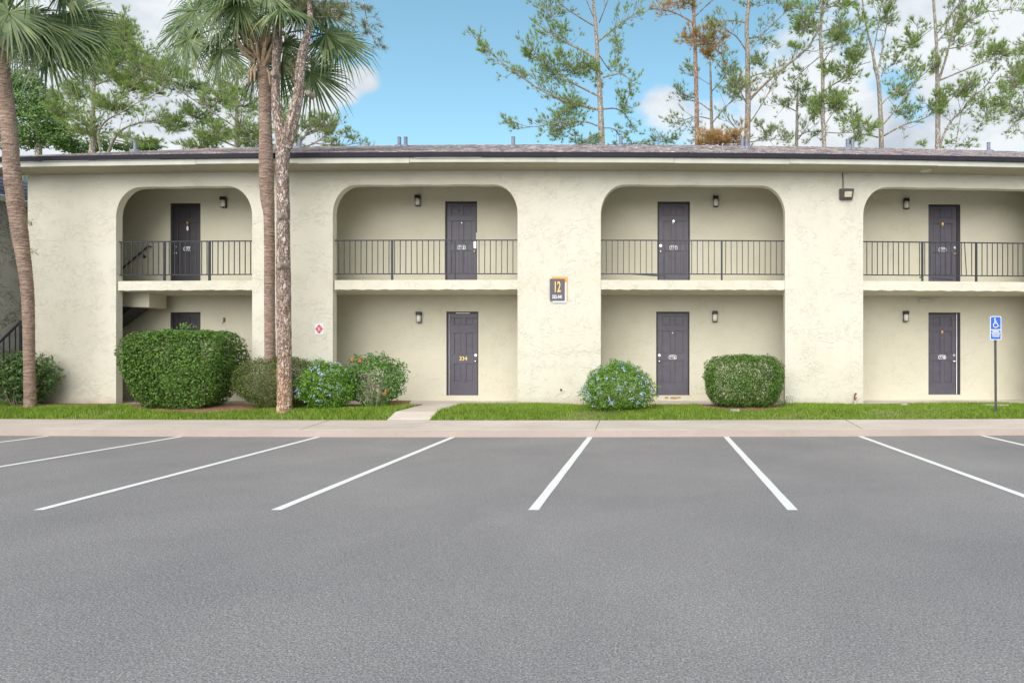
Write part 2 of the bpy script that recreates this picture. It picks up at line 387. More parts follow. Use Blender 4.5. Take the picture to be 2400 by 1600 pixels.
# ------------------------------------------------------------------ ground, parking lot, kerb, pavement
g = MB(); ys = [12.6, 13.0, 13.35, 14.5, 14.52, 30, 260]; zs = [.02, .205, .36, .43, .25, .25, .25]
xs = [-220, -60] + [-20+i for i in range(41)] + [60, 220]
for j in range(len(ys)-1):
    for i in range(len(xs)-1):
        def pt(x, y, z):
            bx = max(-20, min(20, x)); return (x, y+bend(bx), z)
        g.quad(pt(xs[i], ys[j], zs[j]), pt(xs[i+1], ys[j], zs[j]), pt(xs[i+1], ys[j+1], zs[j+1]), pt(xs[i], ys[j+1], zs[j+1]))
g.build('ground', M['soil'], kind='structure')
# the far ground either side and behind the eye lies a little below the asphalt
MB().quad((-400, -400, -.03), (400, -400, -.03), (400, 400, -.03), (-400, 400, -.03)).build('far_ground', M['soil'], kind='structure')
lot = MB().quad((-45, -40, 0), (45, -40, 0), (45, 14.6, 0), (-45, 14.6, 0)).build('parking_lot', M['asphalt'], kind='structure')
# stall lines: top end px, bottom end px at the picture rows 1028 / 1197
for n_, (pt_, pb_) in enumerate(((114, None), (424, None), (745, 89), (1061, 646), (1383, 1250), (1702, 1858), (2016, None), (2302, None), (-205, None), (2700, None))):
    D1 = 11.82; xt = X(pt_, D1)+0*1
    y1 = D1+bend(xt); xv = (pt_-CX)/F*y1
    m_ = MB(); y0 = 6.12 if pb_ else 6.05
    xb = (pb_-CX)/F*y0 if pb_ else xv+(.02)
    w = .052; sub = 14
    random.seed(n_)
    for i in range(sub):
        t0, t1 = i/sub, (i+1)/sub
        a0 = w+.002*math.sin(i*2.1+n_); a1 = w+.002*math.sin((i+1)*2.1+n_)
        m_.quad((xv+(xb-xv)*t0-a0, y1+(y0-y1)*t0, .004), (xv+(xb-xv)*t0+a0, y1+(y0-y1)*t0, .004), (xv+(xb-xv)*t1+a1, y1+(y0-y1)*t1, .004), (xv+(xb-xv)*t1-a1, y1+(y0-y1)*t1, .004))
    m_.build('parking_line', M['line_paint'], lot)
# kerb + sloping pavement
def strip(m_, prof, x0, x1, dx=.5):
    n = int((x1-x0)/dx)
    for i in range(n):
        xa, xb = x0+(x1-x0)*i/n, x0+(x1-x0)*(i+1)/n
        for (ya, za), (yb, zb) in zip(prof[:-1], prof[1:]): m_.quad((xa, ya, za), (xb, ya, za), (xb, yb, zb), (xa, yb, zb))
k = MB(); strip(k, [(11.85, -.02), (11.865, .115), (11.90, .128)], -24, 20)
k.build('kerb', M['kerb_concrete'], bent=True, kind='structure', smooth=False)
sw = MB(); strip(sw, [(11.90, .128), (11.92, .134), (13.0, .21), (13.01, .10)], -24, 20)
sidewalk = sw.build('sidewalk', M['concrete'], bent=True, kind='structure')
for px in (-260, 735, 2003, 1400):
    x = X(px, 12.4); a = .006
    MB().quad((x-a, 11.905, .1335), (x+a, 11.905, .1335), (x+a, 12.99, .2135), (x-a, 12.99, .2135)).build('joint', M['dark_soil'], sidewalk, bent=True)
# path cutting the grass on the slant
pa = MB(); L0, R0 = X(906, 13.0), X(1005, 13.0); L1, R1 = X(992, 14.48), X(1084, 14.48)
prof = [(13.0, .214), (13.35, .369), (13.9, .404), (14.49, .4385)]
for (ya, za), (yb, zb) in zip(prof[:-1], prof[1:]):
    ta, tb = (ya-13)/1.48, (yb-13)/1.48
    la, ra, lb, rb = L0+(L1-L0)*ta, R0+(R1-R0)*ta, L0+(L1-L0)*tb, R0+(R1-R0)*tb
    pa.quad((la, ya, za), (ra, ya, za), (rb, yb, zb), (lb, yb, zb))
    pa.quad((la, ya, za-.05), (la, ya, za), (lb, yb, zb), (lb, yb, zb-.05)); pa.quad((ra, ya, za), (ra, ya, za-.05), (rb, yb, zb-.05), (rb, yb, zb))
pa.build('path', M['concrete'], bent=True, kind='structure')
# ------------------------------------------------------------------ the apartment building
YF, YB, T = 14.5, 15.85, .18
XL, XR = X(65, YF), X(2750, YF)
ZS, ZA, FLOOR, ZSL0, ZSL1 = 6.0, 5.67, .43, 3.178, 3.40
bld = thing('apartment_building', (-3, YF, .43), 'two storey cream stucco apartment building with arched balcony openings and grey doors', 'apartment building')
ops = [(X(272, YF), X(591, YF), .62, .72), (X(780, YF), X(1213, YF), .56, .70), (X(1408, YF), X(1840, YF), .56, .70), (X(2023, YF), X(2455, YF), .60, .70)]
def front_wall():
    m_ = MB(); prof = []        # (x, z_bottom) of the solid; openings drop in
    y0, y1 = YF, YF+T
    def solid(xa, za, xb, zb, ztop=ZS+.1):
        m_.quad((xa, y0, za), (xb, y0, zb), (xb, y0, ztop), (xa, y0, ztop))
        m_.quad((xb, y1, zb), (xa, y1, za), (xa, y1, ztop), (xb, y1, ztop))
    def run(xa, xb, z):
        n = max(1, int((xb-xa)/.4))
        for i in range(n): solid(xa+(xb-xa)*i/n, z, xa+(xb-xa)*(i+1)/n, z)
    x = XL
    for (a, b, rx, rz) in ops:
        run(x, a, .2)
        pts = []
        K = 16
        for i in range(K+1):
            t = math.pi/2*i/K; pts.append((a+rx-rx*math.cos(t), ZA-rz+rz*math.sin(t)))
        mid = int((b-a-2*rx)/.3)
        for i in range(1, mid): pts.append((a+rx+(b-a-2*rx)*i/mid, ZA+.006*math.sin(i*1.7)))
        for i in range(K+1):
            t = math.pi/2*(1-i/K); pts.append((b-rx+rx*math.cos(t), ZA-rz+rz*math.sin(t)))
        for (xa, za), (xb, zb) in zip(pts[:-1], pts[1:]):
            solid(xa, za, xb, zb); m_.quad((xa, y0, za), (xa, y1, za), (xb, y1, zb), (xb, y0, zb))
        for xx in (a, b): m_.quad((xx, y0, .2), (xx, y1, .2), (xx, y1, ZA-rz), (xx, y0, ZA-rz))
        x = b
    run(x, XR, .2)
    # end walls and rear of the block
    m_.quad((XL, y0, .2), (XL, y0, ZS+.1), (XL, 28, ZS+.1), (XL, 28, .2)); m_.quad((XR, y0, .2), (XR, 28, .2), (XR, 28, ZS+.1), (XR, y0, ZS+.1))
    m_.quad((XL, 28, .2), (XR, 28, .2), (XR, 28, ZS+.1), (XL, 28, ZS+.1))
    # gables
    m_.poly([(XL, 14.2, ZS+.1), (XL, 20.9, 8.6), (XL, 28, ZS+.1)]); m_.poly([(XR, 14.2, ZS+.1), (XR, 20.9, 8.6), (XR, 28, ZS+.1)])
    # chips and swellings of the trowelled render along the opening edges
    w = m_.build('wall', M['wall_stucco'], bld, bent=True)
    return w
front_wall()
# doors: number, x px left, right, z0, z1, hinge/knob side, recess side
DZ = {0: (.565, 2.755), 1: (3.42, 5.63)}
doors = [('332', 399, 470, 0, 'L'), ('333', 399, 470, 1, 'L'), ('334', 1046, 1121, 0, 'R'), ('335', 1043, 1118, 1, 'R'),
         ('336', 1538, 1616, 0, 'L'), ('337', 1541, 1617, 1, 'L'), ('338', 2176, 2251, 0, 'R'), ('339', 2176, 2251, 1, 'R')]
def back_wall():
    x0, x1 = XL, XR
    zb = sorted({.2, 6.1, *[z for v in DZ.values() for z in v]})
    hol = [(X(a, YB), X(b, YB), *DZ[l]) for _, a, b, l, _ in doors]
    xb = {x0, x1}
    for a, b, _, _ in hol: xb |= {a, b}
    xx = x0
    while xx < x1: xb.add(xx); xx += .5
    xb = sorted(xb); m_ = MB()
    for xa, xc in zip(xb[:-1], xb[1:]):
        for za, zc in zip(zb[:-1], zb[1:]):
            cx, cz = (xa+xc)/2, (za+zc)/2
            if any(a < cx < b and c < cz < d for a, b, c, d in hol): continue
            m_.quad((xa, YB, za), (xc, YB, za), (xc, YB, zc), (xa, YB, zc))
    for a, b, c, d in hol:
        e = YB+.13
        m_.quad((a, YB, c), (a, YB, d), (a, e, d), (a, e, c)); m_.quad((b, YB, c), (b, e, c), (b, e, d), (b, YB, d))
        m_.quad((a, YB, d), (b, YB, d), (b, e, d), (a, e, d)); m_.quad((a, YB, c), (a, e, c), (b, e, c), (b, YB, c))
    m_.build('back_wall', M['back_stucco'], bld, bent=True)
back_wall()
def door(num, pa_, pb_, lv, side):
    a, b = X(pa_, YB), X(pb_, YB); c, d = DZ[lv]; xc = (a+b)/2; dy = bend(xc)
    y = YB+.06+dy                       # face of the leaf
    lab = {'334': 'charcoal door with gold number 334', '338': 'charcoal ground floor door standing by a pale edge strip', '339': 'scuffed upper door 339', '333': 'dark upper door 333 with white and gold emblem'}.get(num)
    fr = .035; fa, fb, fd = a+.002, b-.002, d-.002
    jl = .075 if num == '334' else (.03 if side == 'L' else fr)
    jr = .11 if num == '338' else (.09 if num == '339' else fr)
    if num == '333' or num == '332': jl = .07
    la, lb, lc, ld = fa+jl, fb-jr, c+.012, fd-.05
    m_ = MB(); yy = y+.0
    m_.box(la, lb, y+.012, y+.05, lc, ld)
    # stiles and rails stand proud, panels raised in the middle
    w, h = lb-la, ld-lc; sv = .115*w/.75; mid = .10*w/.75
    rails = [0, .145, .425, .51, .79, .855, .975] if num != '334' else [0, .165, .385, .50, .765, .86, .93]
    if num == '334': sv, mid = .16*w, .17*w
    rz = [lc+h*t for t in rails]; rz[6] = ld-(.06 if num != '334' else .11)*h/2.1
    zr = [(lc, rz[1]), (rz[2], rz[3]), (rz[4], rz[5]), (rz[6], ld)]
    xs_ = [(la, la+sv), ((la+lb)/2-mid/2, (la+lb)/2+mid/2), (lb-sv, lb)]
    for (p, q) in zr: m_.box(la, lb, y-.006, y+.0125, p, q)
    for (p, q) in ((rz[1], rz[2]), (rz[3], rz[4]), (rz[5], rz[6])):
        for (u, v) in xs_: m_.box(u, v, y-.006, y+.0125, p, q)
        for (u, v) in ((xs_[0][1], xs_[1][0]), (xs_[1][1], xs_[2][0])):
            i = .022
            m_.box(u+i, v-i, y+.005, y+.0125, p+i, q-i)
    o = m_.build('door', M['door_darker' if num in ('332', '333') else 'door_paint'], bld, bevel=.004)
    if lab: o['label'] = lab
    f = MB(); f.box(fa, la-.003, y-.02, y+.06, c+.003, fd); f.box(lb+.003, fb, y-.02, y+.06, c+.003, fd); f.box(la-.003, lb+.003, y-.02, y+.06, ld+.003, fd)
    f.box(fa, fb, y+.051, y+.065, c+.003, fd)
    f.build('frame', M['door_dark'], o)
    t = MB().box(a+.01, b-.01, y-.03, y+.011, c+.001, c+.011).build('threshold', M['stone'], o)
    if num in ('334', '338'):
        e = MB()
        if num == '334': e.box(la-.018, la-.009, y-.024, y-.021, c+.02, ld); e.box(la+.16, lb-.2, y-.024, y-.021, ld+.005, ld+.02)
        else: e.box(lb+.006, lb+.026, y-.024, y-.021, c+.02, ld+.01)
        e.build('weather_strip', M['sign_white'], o)
    kx = la+.05 if side == 'L' else lb-.045
    kz = lc+h*.415
    kn = MB(); mat = M['brass'] if num == '339' else M['chrome']
    kn.disc((kx, y-.012, kz), .032, y-.0065); kn.tube([(kx, y-.006, kz), (kx, y-.03, kz), (kx, y-.04, kz), (kx, y-.06, kz), (kx, y-.068, kz)], [.012, .012, .026, .028, .012], 12)
    kn.build('knob', mat, o, smooth=True)
    db = MB(); zz = kz+.16
    db.disc((kx, y-.0155, zz), .034, y-.0065); db.disc((kx, y-.022, zz), .02, y-.016); db.build('deadbolt', M['chrome'], o, smooth=False)
    if num == '335':
        MB().box(kx-.03, kx+.04, y-.010, y-.0065, zz-.07, zz+.10).build('strike_plate', M['chrome'], o)
        MB().box(lb+.005, lb+.022, y-.03, y-.0205, zz+.13, zz+.33).build('strike_plate', M['sign_white'], o)
    nx, nzz = (la+lb)/2, lc+h*(.455 if num == '334' else .463)
    if num == '334':
        text('door_number', num, nx-.01, y-.010, nzz-.06, .10, M['number_gold'], o, 1.0, extra=.003)
    elif num != '332':
        pl = MB(); pts = []
        ww, hh = .105, .055
        for q in range(24):
            tt = 2*math.pi*q/24; cx_, cz_ = math.cos(tt), math.sin(tt)
            pts.append((nx+ww*math.copysign(abs(cx_)**.45, cx_), y-.0105, nzz+hh*math.copysign(abs(cz_)**.55, cz_)+.012*(1-abs(cx_))))
        pl.prism(pts, (0, .0035, 0)); n1 = pl.build('number_plate', M['white_plate'], o)
        p2 = MB(); p2.prism([(nx+(p[0]-nx)*.86, y-.0122, nzz+(p[2]-nzz)*.76) for p in pts], (0, .0012, 0)); p2.build('number_plate', M['black_plate'], o)
        text('door_number', num, nx, y-.0145, nzz-.034, .068, M['sign_white'], o, 1.02, extra=.0035)
    vz = lc+h*.765
    if num in ('337', '339', '338', '333'):
        kk = MB(); mt = M['brass'] if num != '337' else M['chrome']
        kk.disc((nx, y-.018, vz+.05), .022, y-.0065, 14, .03); kk.tube([(nx-.018, y-.02, vz+.04), (nx-.022, y-.022, vz), (nx, y-.024, vz-.035), (nx+.022, y-.022, vz), (nx+.018, y-.02, vz+.04)], .006, 6)
        kk.build('knocker', mt, o)
    if num == '333':
        MB().disc((nx, y-.011, vz-.10), .028, y-.0065, 16, .065).build('emblem', M['sign_white'], o)
    if num in ('335', '336', '338'):
        MB().disc((nx, y-.011, vz-(.12 if num == '338' else .0)), .009, y-.0065, 10).build('peephole', M['chrome'], o)
    if num == '336':
        MB().prism([(a+.10, YB+dy-.004, c-.02), (a+.30, YB+dy-.004, c-.025), (a+.33, YB+dy-.004, c-.075), (a+.2, YB+dy-.004, c-.09), (a+.13, YB+dy-.004, c-.06)], (0, .003, 0)).build('bare_patch', M['dead_wood'], o)
        MB().prism([(a+.36, YB+dy-.004, c-.035), (a+.62, YB+dy-.004, c-.025), (a+.66, YB+dy-.004, c-.06), (a+.5, YB+dy-.004, c-.095), (a+.37, YB+dy-.004, c-.085)], (0, .003, 0)).build('bare_patch', M['dead_wood'], o)
for d_ in doors: door(*d_)
# floors and ceilings of the walkway
MB().box(XL, XR, YF+.005, YB-.003, .18, FLOOR, .5).build('walkway_floor', M['concrete'], bld, bent=True)
MB().box(XL+.01, XR, YF+T+.002, YB-.003, ZSL0, ZSL1, .5).build('balcony_floor', M['back_stucco'], bld, bent=True)
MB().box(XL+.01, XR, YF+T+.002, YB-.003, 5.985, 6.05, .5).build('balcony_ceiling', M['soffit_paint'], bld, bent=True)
for i, (a, b, _, _) in enumerate(ops):
    e = MB(); aa = a+.03 if i < 2 else a+.003; bb = b-.003
    n = int((bb-aa)/.11); zb_ = [ZSL0+.006*math.sin(j*1.9)+random.uniform(-.006, .004) for j in range(n+1)]
    ya, yb = YF+.022, YF+T+.001
    for j in range(n):
        xa, xc = aa+(bb-aa)*j/n, aa+(bb-aa)*(j+1)/n
        e.quad((xa, ya, zb_[j]), (xc, ya, zb_[j+1]), (xc, ya, ZSL1+.004), (xa, ya, ZSL1+.004))
        e.quad((xa, yb, zb_[j]), (xc, yb, zb_[j+1]), (xc, ya, zb_[j+1]), (xa, ya, zb_[j]))
        e.quad((xa, ya, ZSL1+.004), (xc, ya, ZSL1+.004), (xc, yb, ZSL1+.004), (xa, yb, ZSL1+.004))
    e.quad((aa, ya, ZSL0), (aa, ya, ZSL1+.004), (aa, yb, ZSL1+.004), (aa, yb, ZSL0)); e.quad((bb, ya, ZSL0), (bb, yb, ZSL0), (bb, yb, ZSL1+.004), (bb, ya, ZSL1+.004))
    e.build('slab_edge', M['wall_stucco'], bld, bent=True)
# roof
XRL, XRR = X(-60, 14)-.2, XR+.5
rm = MB(); n = 46; y0, z0, y1, z1 = 13.84, 6.216, 20.9, 8.85
def roof_strip(m_, pts, x0, x1, dx=.6):
    k_ = int((x1-x0)/dx)
    for i in range(k_):
        xa, xb = x0+(x1-x0)*i/k_, x0+(x1-x0)*(i+1)/k_
        for (ya, za), (yb, zb) in zip(pts[:-1], pts[1:]): m_.quad((xa, ya, za), (xb, ya, za), (xb, yb, zb), (xa, yb, zb))
pts = []
for i in range(n):
    t0, t1 = i/n, (i+1)/n
    pts += [(y0+(y1-y0)*t0, z0+(z1-z0)*t0+.012), (y0+(y1-y0)*t1, z0+(z1-z0)*t1)]
pts += [(20.9, 8.875), (28.3, 6.2)]
pts = [(13.84, 6.206)]+pts
roof_strip(rm, pts, XRL, XRR)
roof = rm.build('roof', M['shingle'], bld, bent=True)
for px in (317, 702, 936, 951, 1203, 1455, 1740, 1750, 1987, 1998, 2317):
    Dv = 19.6 if px not in (1203, 1987, 1998, 1740, 1750) else 18.2
    zr_ = z0+(z1-z0)*(Dv-y0)/(y1-y0); x = X(px, Dv); top = H+(CY-(325 if 900 < px < 1500 else 331))/F*(Dv)
    top = max(top, zr_+.3)
    y = Dv+bend(x)
    v = MB(); v.tube([(x, y, zr_-.1), (x, y, zr_+.02), (x, y, zr_+.07), (x, y, top)], [.16, .15, .055, .052], 14); v.tube([(x, y, top-.012), (x, y, top+.006)], .06, 14)
    v.build('vent_pipe', M['vent_metal'], roof, smooth=False)
dm = MB(); dm.box(XRL, XRR, 13.80, 13.838, 6.110, 6.212, .6); dm.build('drip_edge', M['drip_metal'], bld, bent=True)
fm = MB(); x = XRL; random.seed(3); i = 0
fx = [XRL]+[X(p, 13.9) for p in (215, 462, 700, 961, 1304, 1580, 1850, 2195, 2420)]+[XRR]
for a, b in zip(fx[:-1], fx[1:]):
    o_ = (0, .006, .002, .008, .0, .005, .003, .007, .001, .004)[i % 10]; zo = (0, -.008, .004, -.012, .006, 0, -.005, .005, 0, 0)[i % 10]
    fm.box(a+.003, b-.003, 13.86-o_, 13.90, 5.995+zo, 6.113, .6); i += 1
fm.box(X(972, 13.85), X(1128, 13.85), 13.835, 13.851, 6.082, 6.108)
fm.build('fascia', M['fascia_paint'], bld, bent=True)
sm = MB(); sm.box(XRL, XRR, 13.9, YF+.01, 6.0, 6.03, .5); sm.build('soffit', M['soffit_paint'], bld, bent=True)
sv_ = MB(); sv_.tube([P(2170, 401, 14.2, True)[:2]+(5.975,), P(2170, 401, 14.2, True)[:2]+(6.0,)], .13, 20); sv_.build('soffit_vent', M['fascia_paint'], bld)
ob = MB(); xa = X(2153, YB); xb_ = X(2188, YB); ob.box(xa, xb_, YB-.05, YB-.002, 3.02, 3.10); ob.build('junction_box', M['fascia_paint'], bld, bent=True)
# railings (parts of the building) > posts
def railing(p0, p1, posts, sp, off, zt=4.365, zb_=3.56, skip=(), lean=None, extra=None, label=None):
    yr = YF+.10; x0, x1 = X(p0, yr), X(p1, yr); m_ = MB()
    m_.box(x0, x1, yr-.016, yr+.016, zt-.012, zt+.014, .4); m_.box(x0, x1, yr-.014, yr+.014, zb_-.013, zb_+.012, .4)
    s = sp/F*yr; x = x0+off; i = 0
    px_ = [X(p, yr) for p in posts]
    while x < x1-.02:
        if i not in skip and all(abs(x-q) > .05 for q in px_):
            dxl = lean.get(i, 0) if lean else random.uniform(-.004, .004)
            r = .0085
            m_.prism([(x-r+dxl, yr-.007, zt-.011), (x+r+dxl, yr-.007, zt-.011), (x+r, yr-.007, zb_+.011), (x-r, yr-.007, zb_+.011)], (0, .014, 0))
        x += s; i += 1
    if extra:
        a, b = P(*extra[0], yr-.02, True), P(*extra[1], yr-.02, True)
        m_.prism([(a[0], yr-.03, a[2]-.016), (b[0], yr-.03, b[2]-.02), (b[0], yr-.03, b[2]+.02), (a[0], yr-.03, a[2]+.016)], (0, .014, 0))
    o = m_.build('railing', M['rail_paint'], bld, bent=True)
    if label: o['label'] = label
    for q in px_:
        MB().box(q-.021, q+.021, yr-.021, yr+.021, ZSL1+.004, zt-.0125).build('post', M['rail_paint'], o, bent=True)
railing(275, 591, (385.5, 491), 13.2, .10)
railing(786, 1213, (919, 1066), 13.25, .08)
railing(1408, 1841, (1557, 1691.5), 13.35, .135, extra=((1479, 642), (1557, 647)), label='balcony railing with a bent lower bar left of its first post')
railing(2023, 2455, (2161.6, 2288, 2414), 12.8, .09, skip=(9,), lean={18: 0, 19: -.05}, extra=((2183, 652), (2232, 656)), label='balcony railing with a leaning baluster and a loose bar')
# handrail of the inner stair on the back wall, and the stair landing seen through the left opening
hr = MB(); a, b = P(262, 650, YB-.09, True), P(348, 577, YB-.09, True); hr.tube([a, b, (b[0]+.03, b[1]+.05, b[2]-.01)], .022, 8)
c_ = P(337, 601, YB-.05, True); hr.tube([c_, (c_[0]-.02, c_[1]-.03, c_[2]+.06)], .012, 6); hr.disc((c_[0], c_[1], c_[2]), .035, c_[1]+.04)
hr.build('stair_handrail', M['rail_paint'], bld)
lm = MB(); xl = XL+.02; xr = X(366.5, 15.3)
lm.prism([(xl, 15.3, 2.88), (xr, 15.3, 2.82), (xr, 15.3, ZSL0-.003), (xl, 15.3, ZSL0-.003)], (0, YB-15.3-.004, 0)); lm.build('stair_landing', M['back_stucco'], bld)
st = MB(); q0, q1, q2 = P(250, 716, 15.32, True), P(328, 722, 15.32, True), P(250, 782, 15.32, True)
st.prism([(q0[0], 15.36, 2.87), (q1[0], 15.36, 2.83), (q2[0], 15.36, q2[2])], (0, .50, 0)); st.build('stair_underside', M['door_dark'], bld)
# missing lamp: a hole with its wire
hw = MB(); a = P(526, 749, YB-.004, True); hw.box(a[0]-.03, a[0]+.025, a[1]-.006, a[1]+.002, a[2]-.06, a[2]+.055); hw.tube([(a[0], a[1]-.01, a[2]-.03), (a[0]-.02, a[1]-.03, a[2]-.08), (a[0]-.05, a[1]-.025, a[2]-.11)], .005, 5)
hw.build('wire_hole', M['rust'], bld)
# ------------------------------------------------------------------ wall lamps
def wall_lamp():
    a = P(527, 475, YB, True); r = thing('wall_lamp', (0, 0, 0), 'x', 'wall lamp', 'small black wall lamps beside the apartment doors')
    MB().box(-.052, .052, -.012, .0, -.135, .135).build('backplate', M['lamp_black'], r)
    MB().box(-.068, .068, -.115, -.0125, .045, .135).build('cap', M['lamp_black'], r, bevel=.008)
    g_ = MB(); g_.tube([(0, -.066, -.13), (0, -.066, .0445)], .056, 16); g_.build('glass', M['lamp_glass'], r, smooth=True)
    fr = MB()
    for sx in (-1, 1): fr.box(sx*.064-.003, sx*.064+.003, -.07, -.062, -.135, .0445)
    fr.box(-.066, .066, -.116, -.0125, -.143, -.1355); fr.tube([(0, -.066, -.17), (0, -.066, -.1435)], [.006, .012], 8)
    fr.build('cage', M['lamp_black'], r)
    return r
lamp0 = wall_lamp()
for i, (px, py, lab) in enumerate(((527, 475, 'black lantern right of upper door 333, in the leftmost arch'), (981, 471, 'black lantern left of upper door 335, second arch from the left'),
        (983.6, 743, 'black lantern left of ground floor door 334'), (1677, 473, 'black lantern right of upper door 337'), (1675, 741, 'black lantern right of ground floor door 336, above the clipped round hedge'),
        (2122, 478, 'black lantern left of upper door 339'), (2121, 741, 'black lantern left of ground floor door 338'))):
    o = lamp0 if i == 0 else copy_tree(lamp0)
    p = P(px, py, YB-.002, True); o.location = p; o['label'] = lab
# floodlight
fp = P(1982, 456, YF, True)
fl = thing('floodlight', fp, 'bronze flood light on the pillar under the eave, pale square lens', 'flood light')
hb = MB(); hb.prism([(-.17, -.14, -.135), (-.17, -.14, .125), (-.17, -.002, .125), (-.17, -.002, -.135)], (.0, 0, 0)) if False else None
w_, h_ = .165, .135
b_ = MB(); b_.v = [tuple(Vector(p)+Vector(fp)) for p in [(-w_, -.001, -h_), (w_, -.001, -h_), (w_, -.001, h_), (-w_, -.001, h_), (-w_+.02, -.12, -h_-.0), (w_-.03, -.10, -h_+.01), (w_, -.15, h_-.03), (-w_+.01, -.17, h_-.03)]]
b_.f = [(3, 2, 1, 0), (4, 5, 6, 7), (0, 1, 5, 4), (1, 2, 6, 5), (2, 3, 7, 6), (3, 0, 4, 7)]
b_.build('housing', M['bronze'], fl, bevel=.02)
def fpnt(u, v, o_): # on the housing face
    a_, b2, c2, d2 = [Vector(b_.v[i]) for i in (4, 5, 6, 7)]
    p = (a_*(1-u)+b2*u)*(1-v)+(d2*(1-u)+c2*u)*v; n = (b2-a_).cross(d2-a_).normalized(); return tuple(p+n*o_)
lz = MB(); q = [fpnt(.28, .18, .004), fpnt(.86, .18, .004), fpnt(.86, .70, .004), fpnt(.28, .70, .004)]; lz.prism(q, (0, .003, 0)); lz.build('lens', M['lens'], fl)
rim = MB(); q = [fpnt(.2, .09, .002), fpnt(.94, .09, .002), fpnt(.94, .8, .002), fpnt(.2, .8, .002)]; rim.prism(q, (0, .001, 0)); rim.build('rim', M['galv_metal'], fl)
cd = MB(); a = P(1975, 404, YF-.012, True); b = P(1976, 443, YF-.012, True); cd.tube([(a[0], a[1], 6.0), ((a[0]+b[0])/2+.004, a[1], (6+b[2])/2), (b[0], b[1], b[2])], .010, 6); cd.build('cable', M['drip_metal'], fl)
# ------------------------------------------------------------------ signs on the wall
p = P(1307, 680, YF, True); ys_ = p[1]-.004
sg = thing('building_sign', (p[0], ys_, p[2]), 'dark grey building sign reading 12 over 332-341 with orange and white panels behind', 'sign')
def rect(a_, b_, c_, d_, y0_, y1_, nm, mt):
    q0 = P(a_, d_, YF, True); q1 = P(b_, c_, YF, True); MB().box(q0[0], q1[0], y0_, y1_, q0[2], q1[2]).build(nm, M[mt], sg)
rect(1293.7, 1330, 648.8, 703.5, ys_-.012, ys_, 'orange_panel', 'sign_orange')
rect(1296, 1327.8, 662, 709.5, ys_-.024, ys_-.0125, 'white_panel', 'sign_white')
rect(1289.3, 1324.2, 653.7, 705, ys_-.038, ys_-.0245, 'grey_panel', 'sign_gray')
q = P(1306.5, 684.6, YF, True); text('numerals', '12', q[0], ys_-.041, q[2]+.005, .245, M['sign_gold'], sg, .50, extra=.006)
q = P(1306.8, 699.5, YF, True); text('lettering', '332-341', q[0], ys_-.041, q[2], .078, M['sign_white'], sg, .66, extra=.003)
p = P(748.5, 771, YF, True); ys_ = p[1]-.004
fs = thing('fire_emblem_sign', (p[0], ys_, p[2]), 'small white plate with a red cross-shaped emblem around the letter R', 'sign')
MB().box(p[0]-.102, p[0]+.102, ys_-.004, ys_, p[2]-.122, p[2]+.122).build('plate', M['sign_white'], fs)
mc = []
for k_ in range(4):
    for ang, rr in ((-38, .088), (-22, .092), (0, .108), (22, .092), (38, .088)):
        t = math.radians(90*k_+ang); mc.append((p[0]+rr*.84*math.cos(t), ys_-.006, p[2]+rr*1.0*math.sin(t)))
MB().prism(mc, (0, .0015, 0)).build('emblem', M['sign_red'], fs)
rg = MB()
for r0, r1, yy in ((.060, .054, .0075),):
    N_ = 28
    for i in range(N_):
        t0, t1 = 2*math.pi*i/N_, 2*math.pi*(i+1)/N_
        rg.prism([(p[0]+.9*r0*math.cos(t0), ys_-yy, p[2]+r0*math.sin(t0)), (p[0]+.9*r0*math.cos(t1), ys_-yy, p[2]+r0*math.sin(t1)), (p[0]+.9*r1*math.cos(t1), ys_-yy, p[2]+r1*math.sin(t1)), (p[0]+.9*r1*math.cos(t0), ys_-yy, p[2]+r1*math.sin(t0))], (0, .0012, 0))
for k_ in range(4):
    t = math.radians(45+90*k_); c0, s0 = math.cos(t), math.sin(t)
    rg.prism([(p[0]+.9*(.058*c0-.003*s0), ys_-.0075, p[2]+.058*s0+.003*c0), (p[0]+.9*(.058*c0+.003*s0), ys_-.0075, p[2]+.058*s0-.003*c0), (p[0]+.9*(.1*c0+.004*s0), ys_-.0075, p[2]+.1*s0-.004*c0), (p[0]+.9*(.1*c0-.004*s0), ys_-.0075, p[2]+.1*s0+.004*c0)], (0, .0012, 0))
rg.build('ring', M['sign_white'], fs)
text('letter', 'R', p[0], ys_-.008, p[2]-.026, .052, M['sign_white'], fs, 1, extra=.003)
# accessible parking sign on its post
D = 13.25; pb_ = P(2334.5, 975, D, True); pt_ = P(2332.5, 741, D, True); zg = gz(13.25)
ac = thing('parking_sign', (pb_[0], pb_[1], zg), 'blue and white accessible parking sign on a slim steel post in the grass', 'sign')
ztop = pt_[2]; x0 = P(2333.5, 770, D, True)[0]; y0_ = pb_[1]
ps = MB(); xb_ = pb_[0]-.005; xt_ = x0-.01
ps.prism([(xb_-.028, y0_, zg-.1), (xb_-.012, y0_+.02, zg-.1), (xb_+.012, y0_+.02, zg-.1), (xb_+.028, y0_, zg-.1), (xb_+.028, y0_+.003, zg-.1), (xb_+.014, y0_+.024, zg-.1), (xb_-.014, y0_+.024, zg-.1), (xb_-.028, y0_+.003, zg-.1)], (xt_-xb_, 0, ztop-.02-zg+.1))
ps.build('post', M['galv_metal'], ac)
def rrect(cx_, cz_, hw_, hh_, r, y_, t_, nm, mt):
    pts = []
    for (sx, sz, a0) in ((1, 1, 0), (-1, 1, 90), (-1, -1, 180), (1, -1, 270)):
        for k_ in range(5):
            t = math.radians(a0+90*k_/4); pts.append((cx_+sx*(hw_-r)+r*math.cos(t), y_, cz_+sz*(hh_-r)+r*math.sin(t)))
    return MB().prism(pts, (0, t_, 0)).build(nm, M[mt], ac)
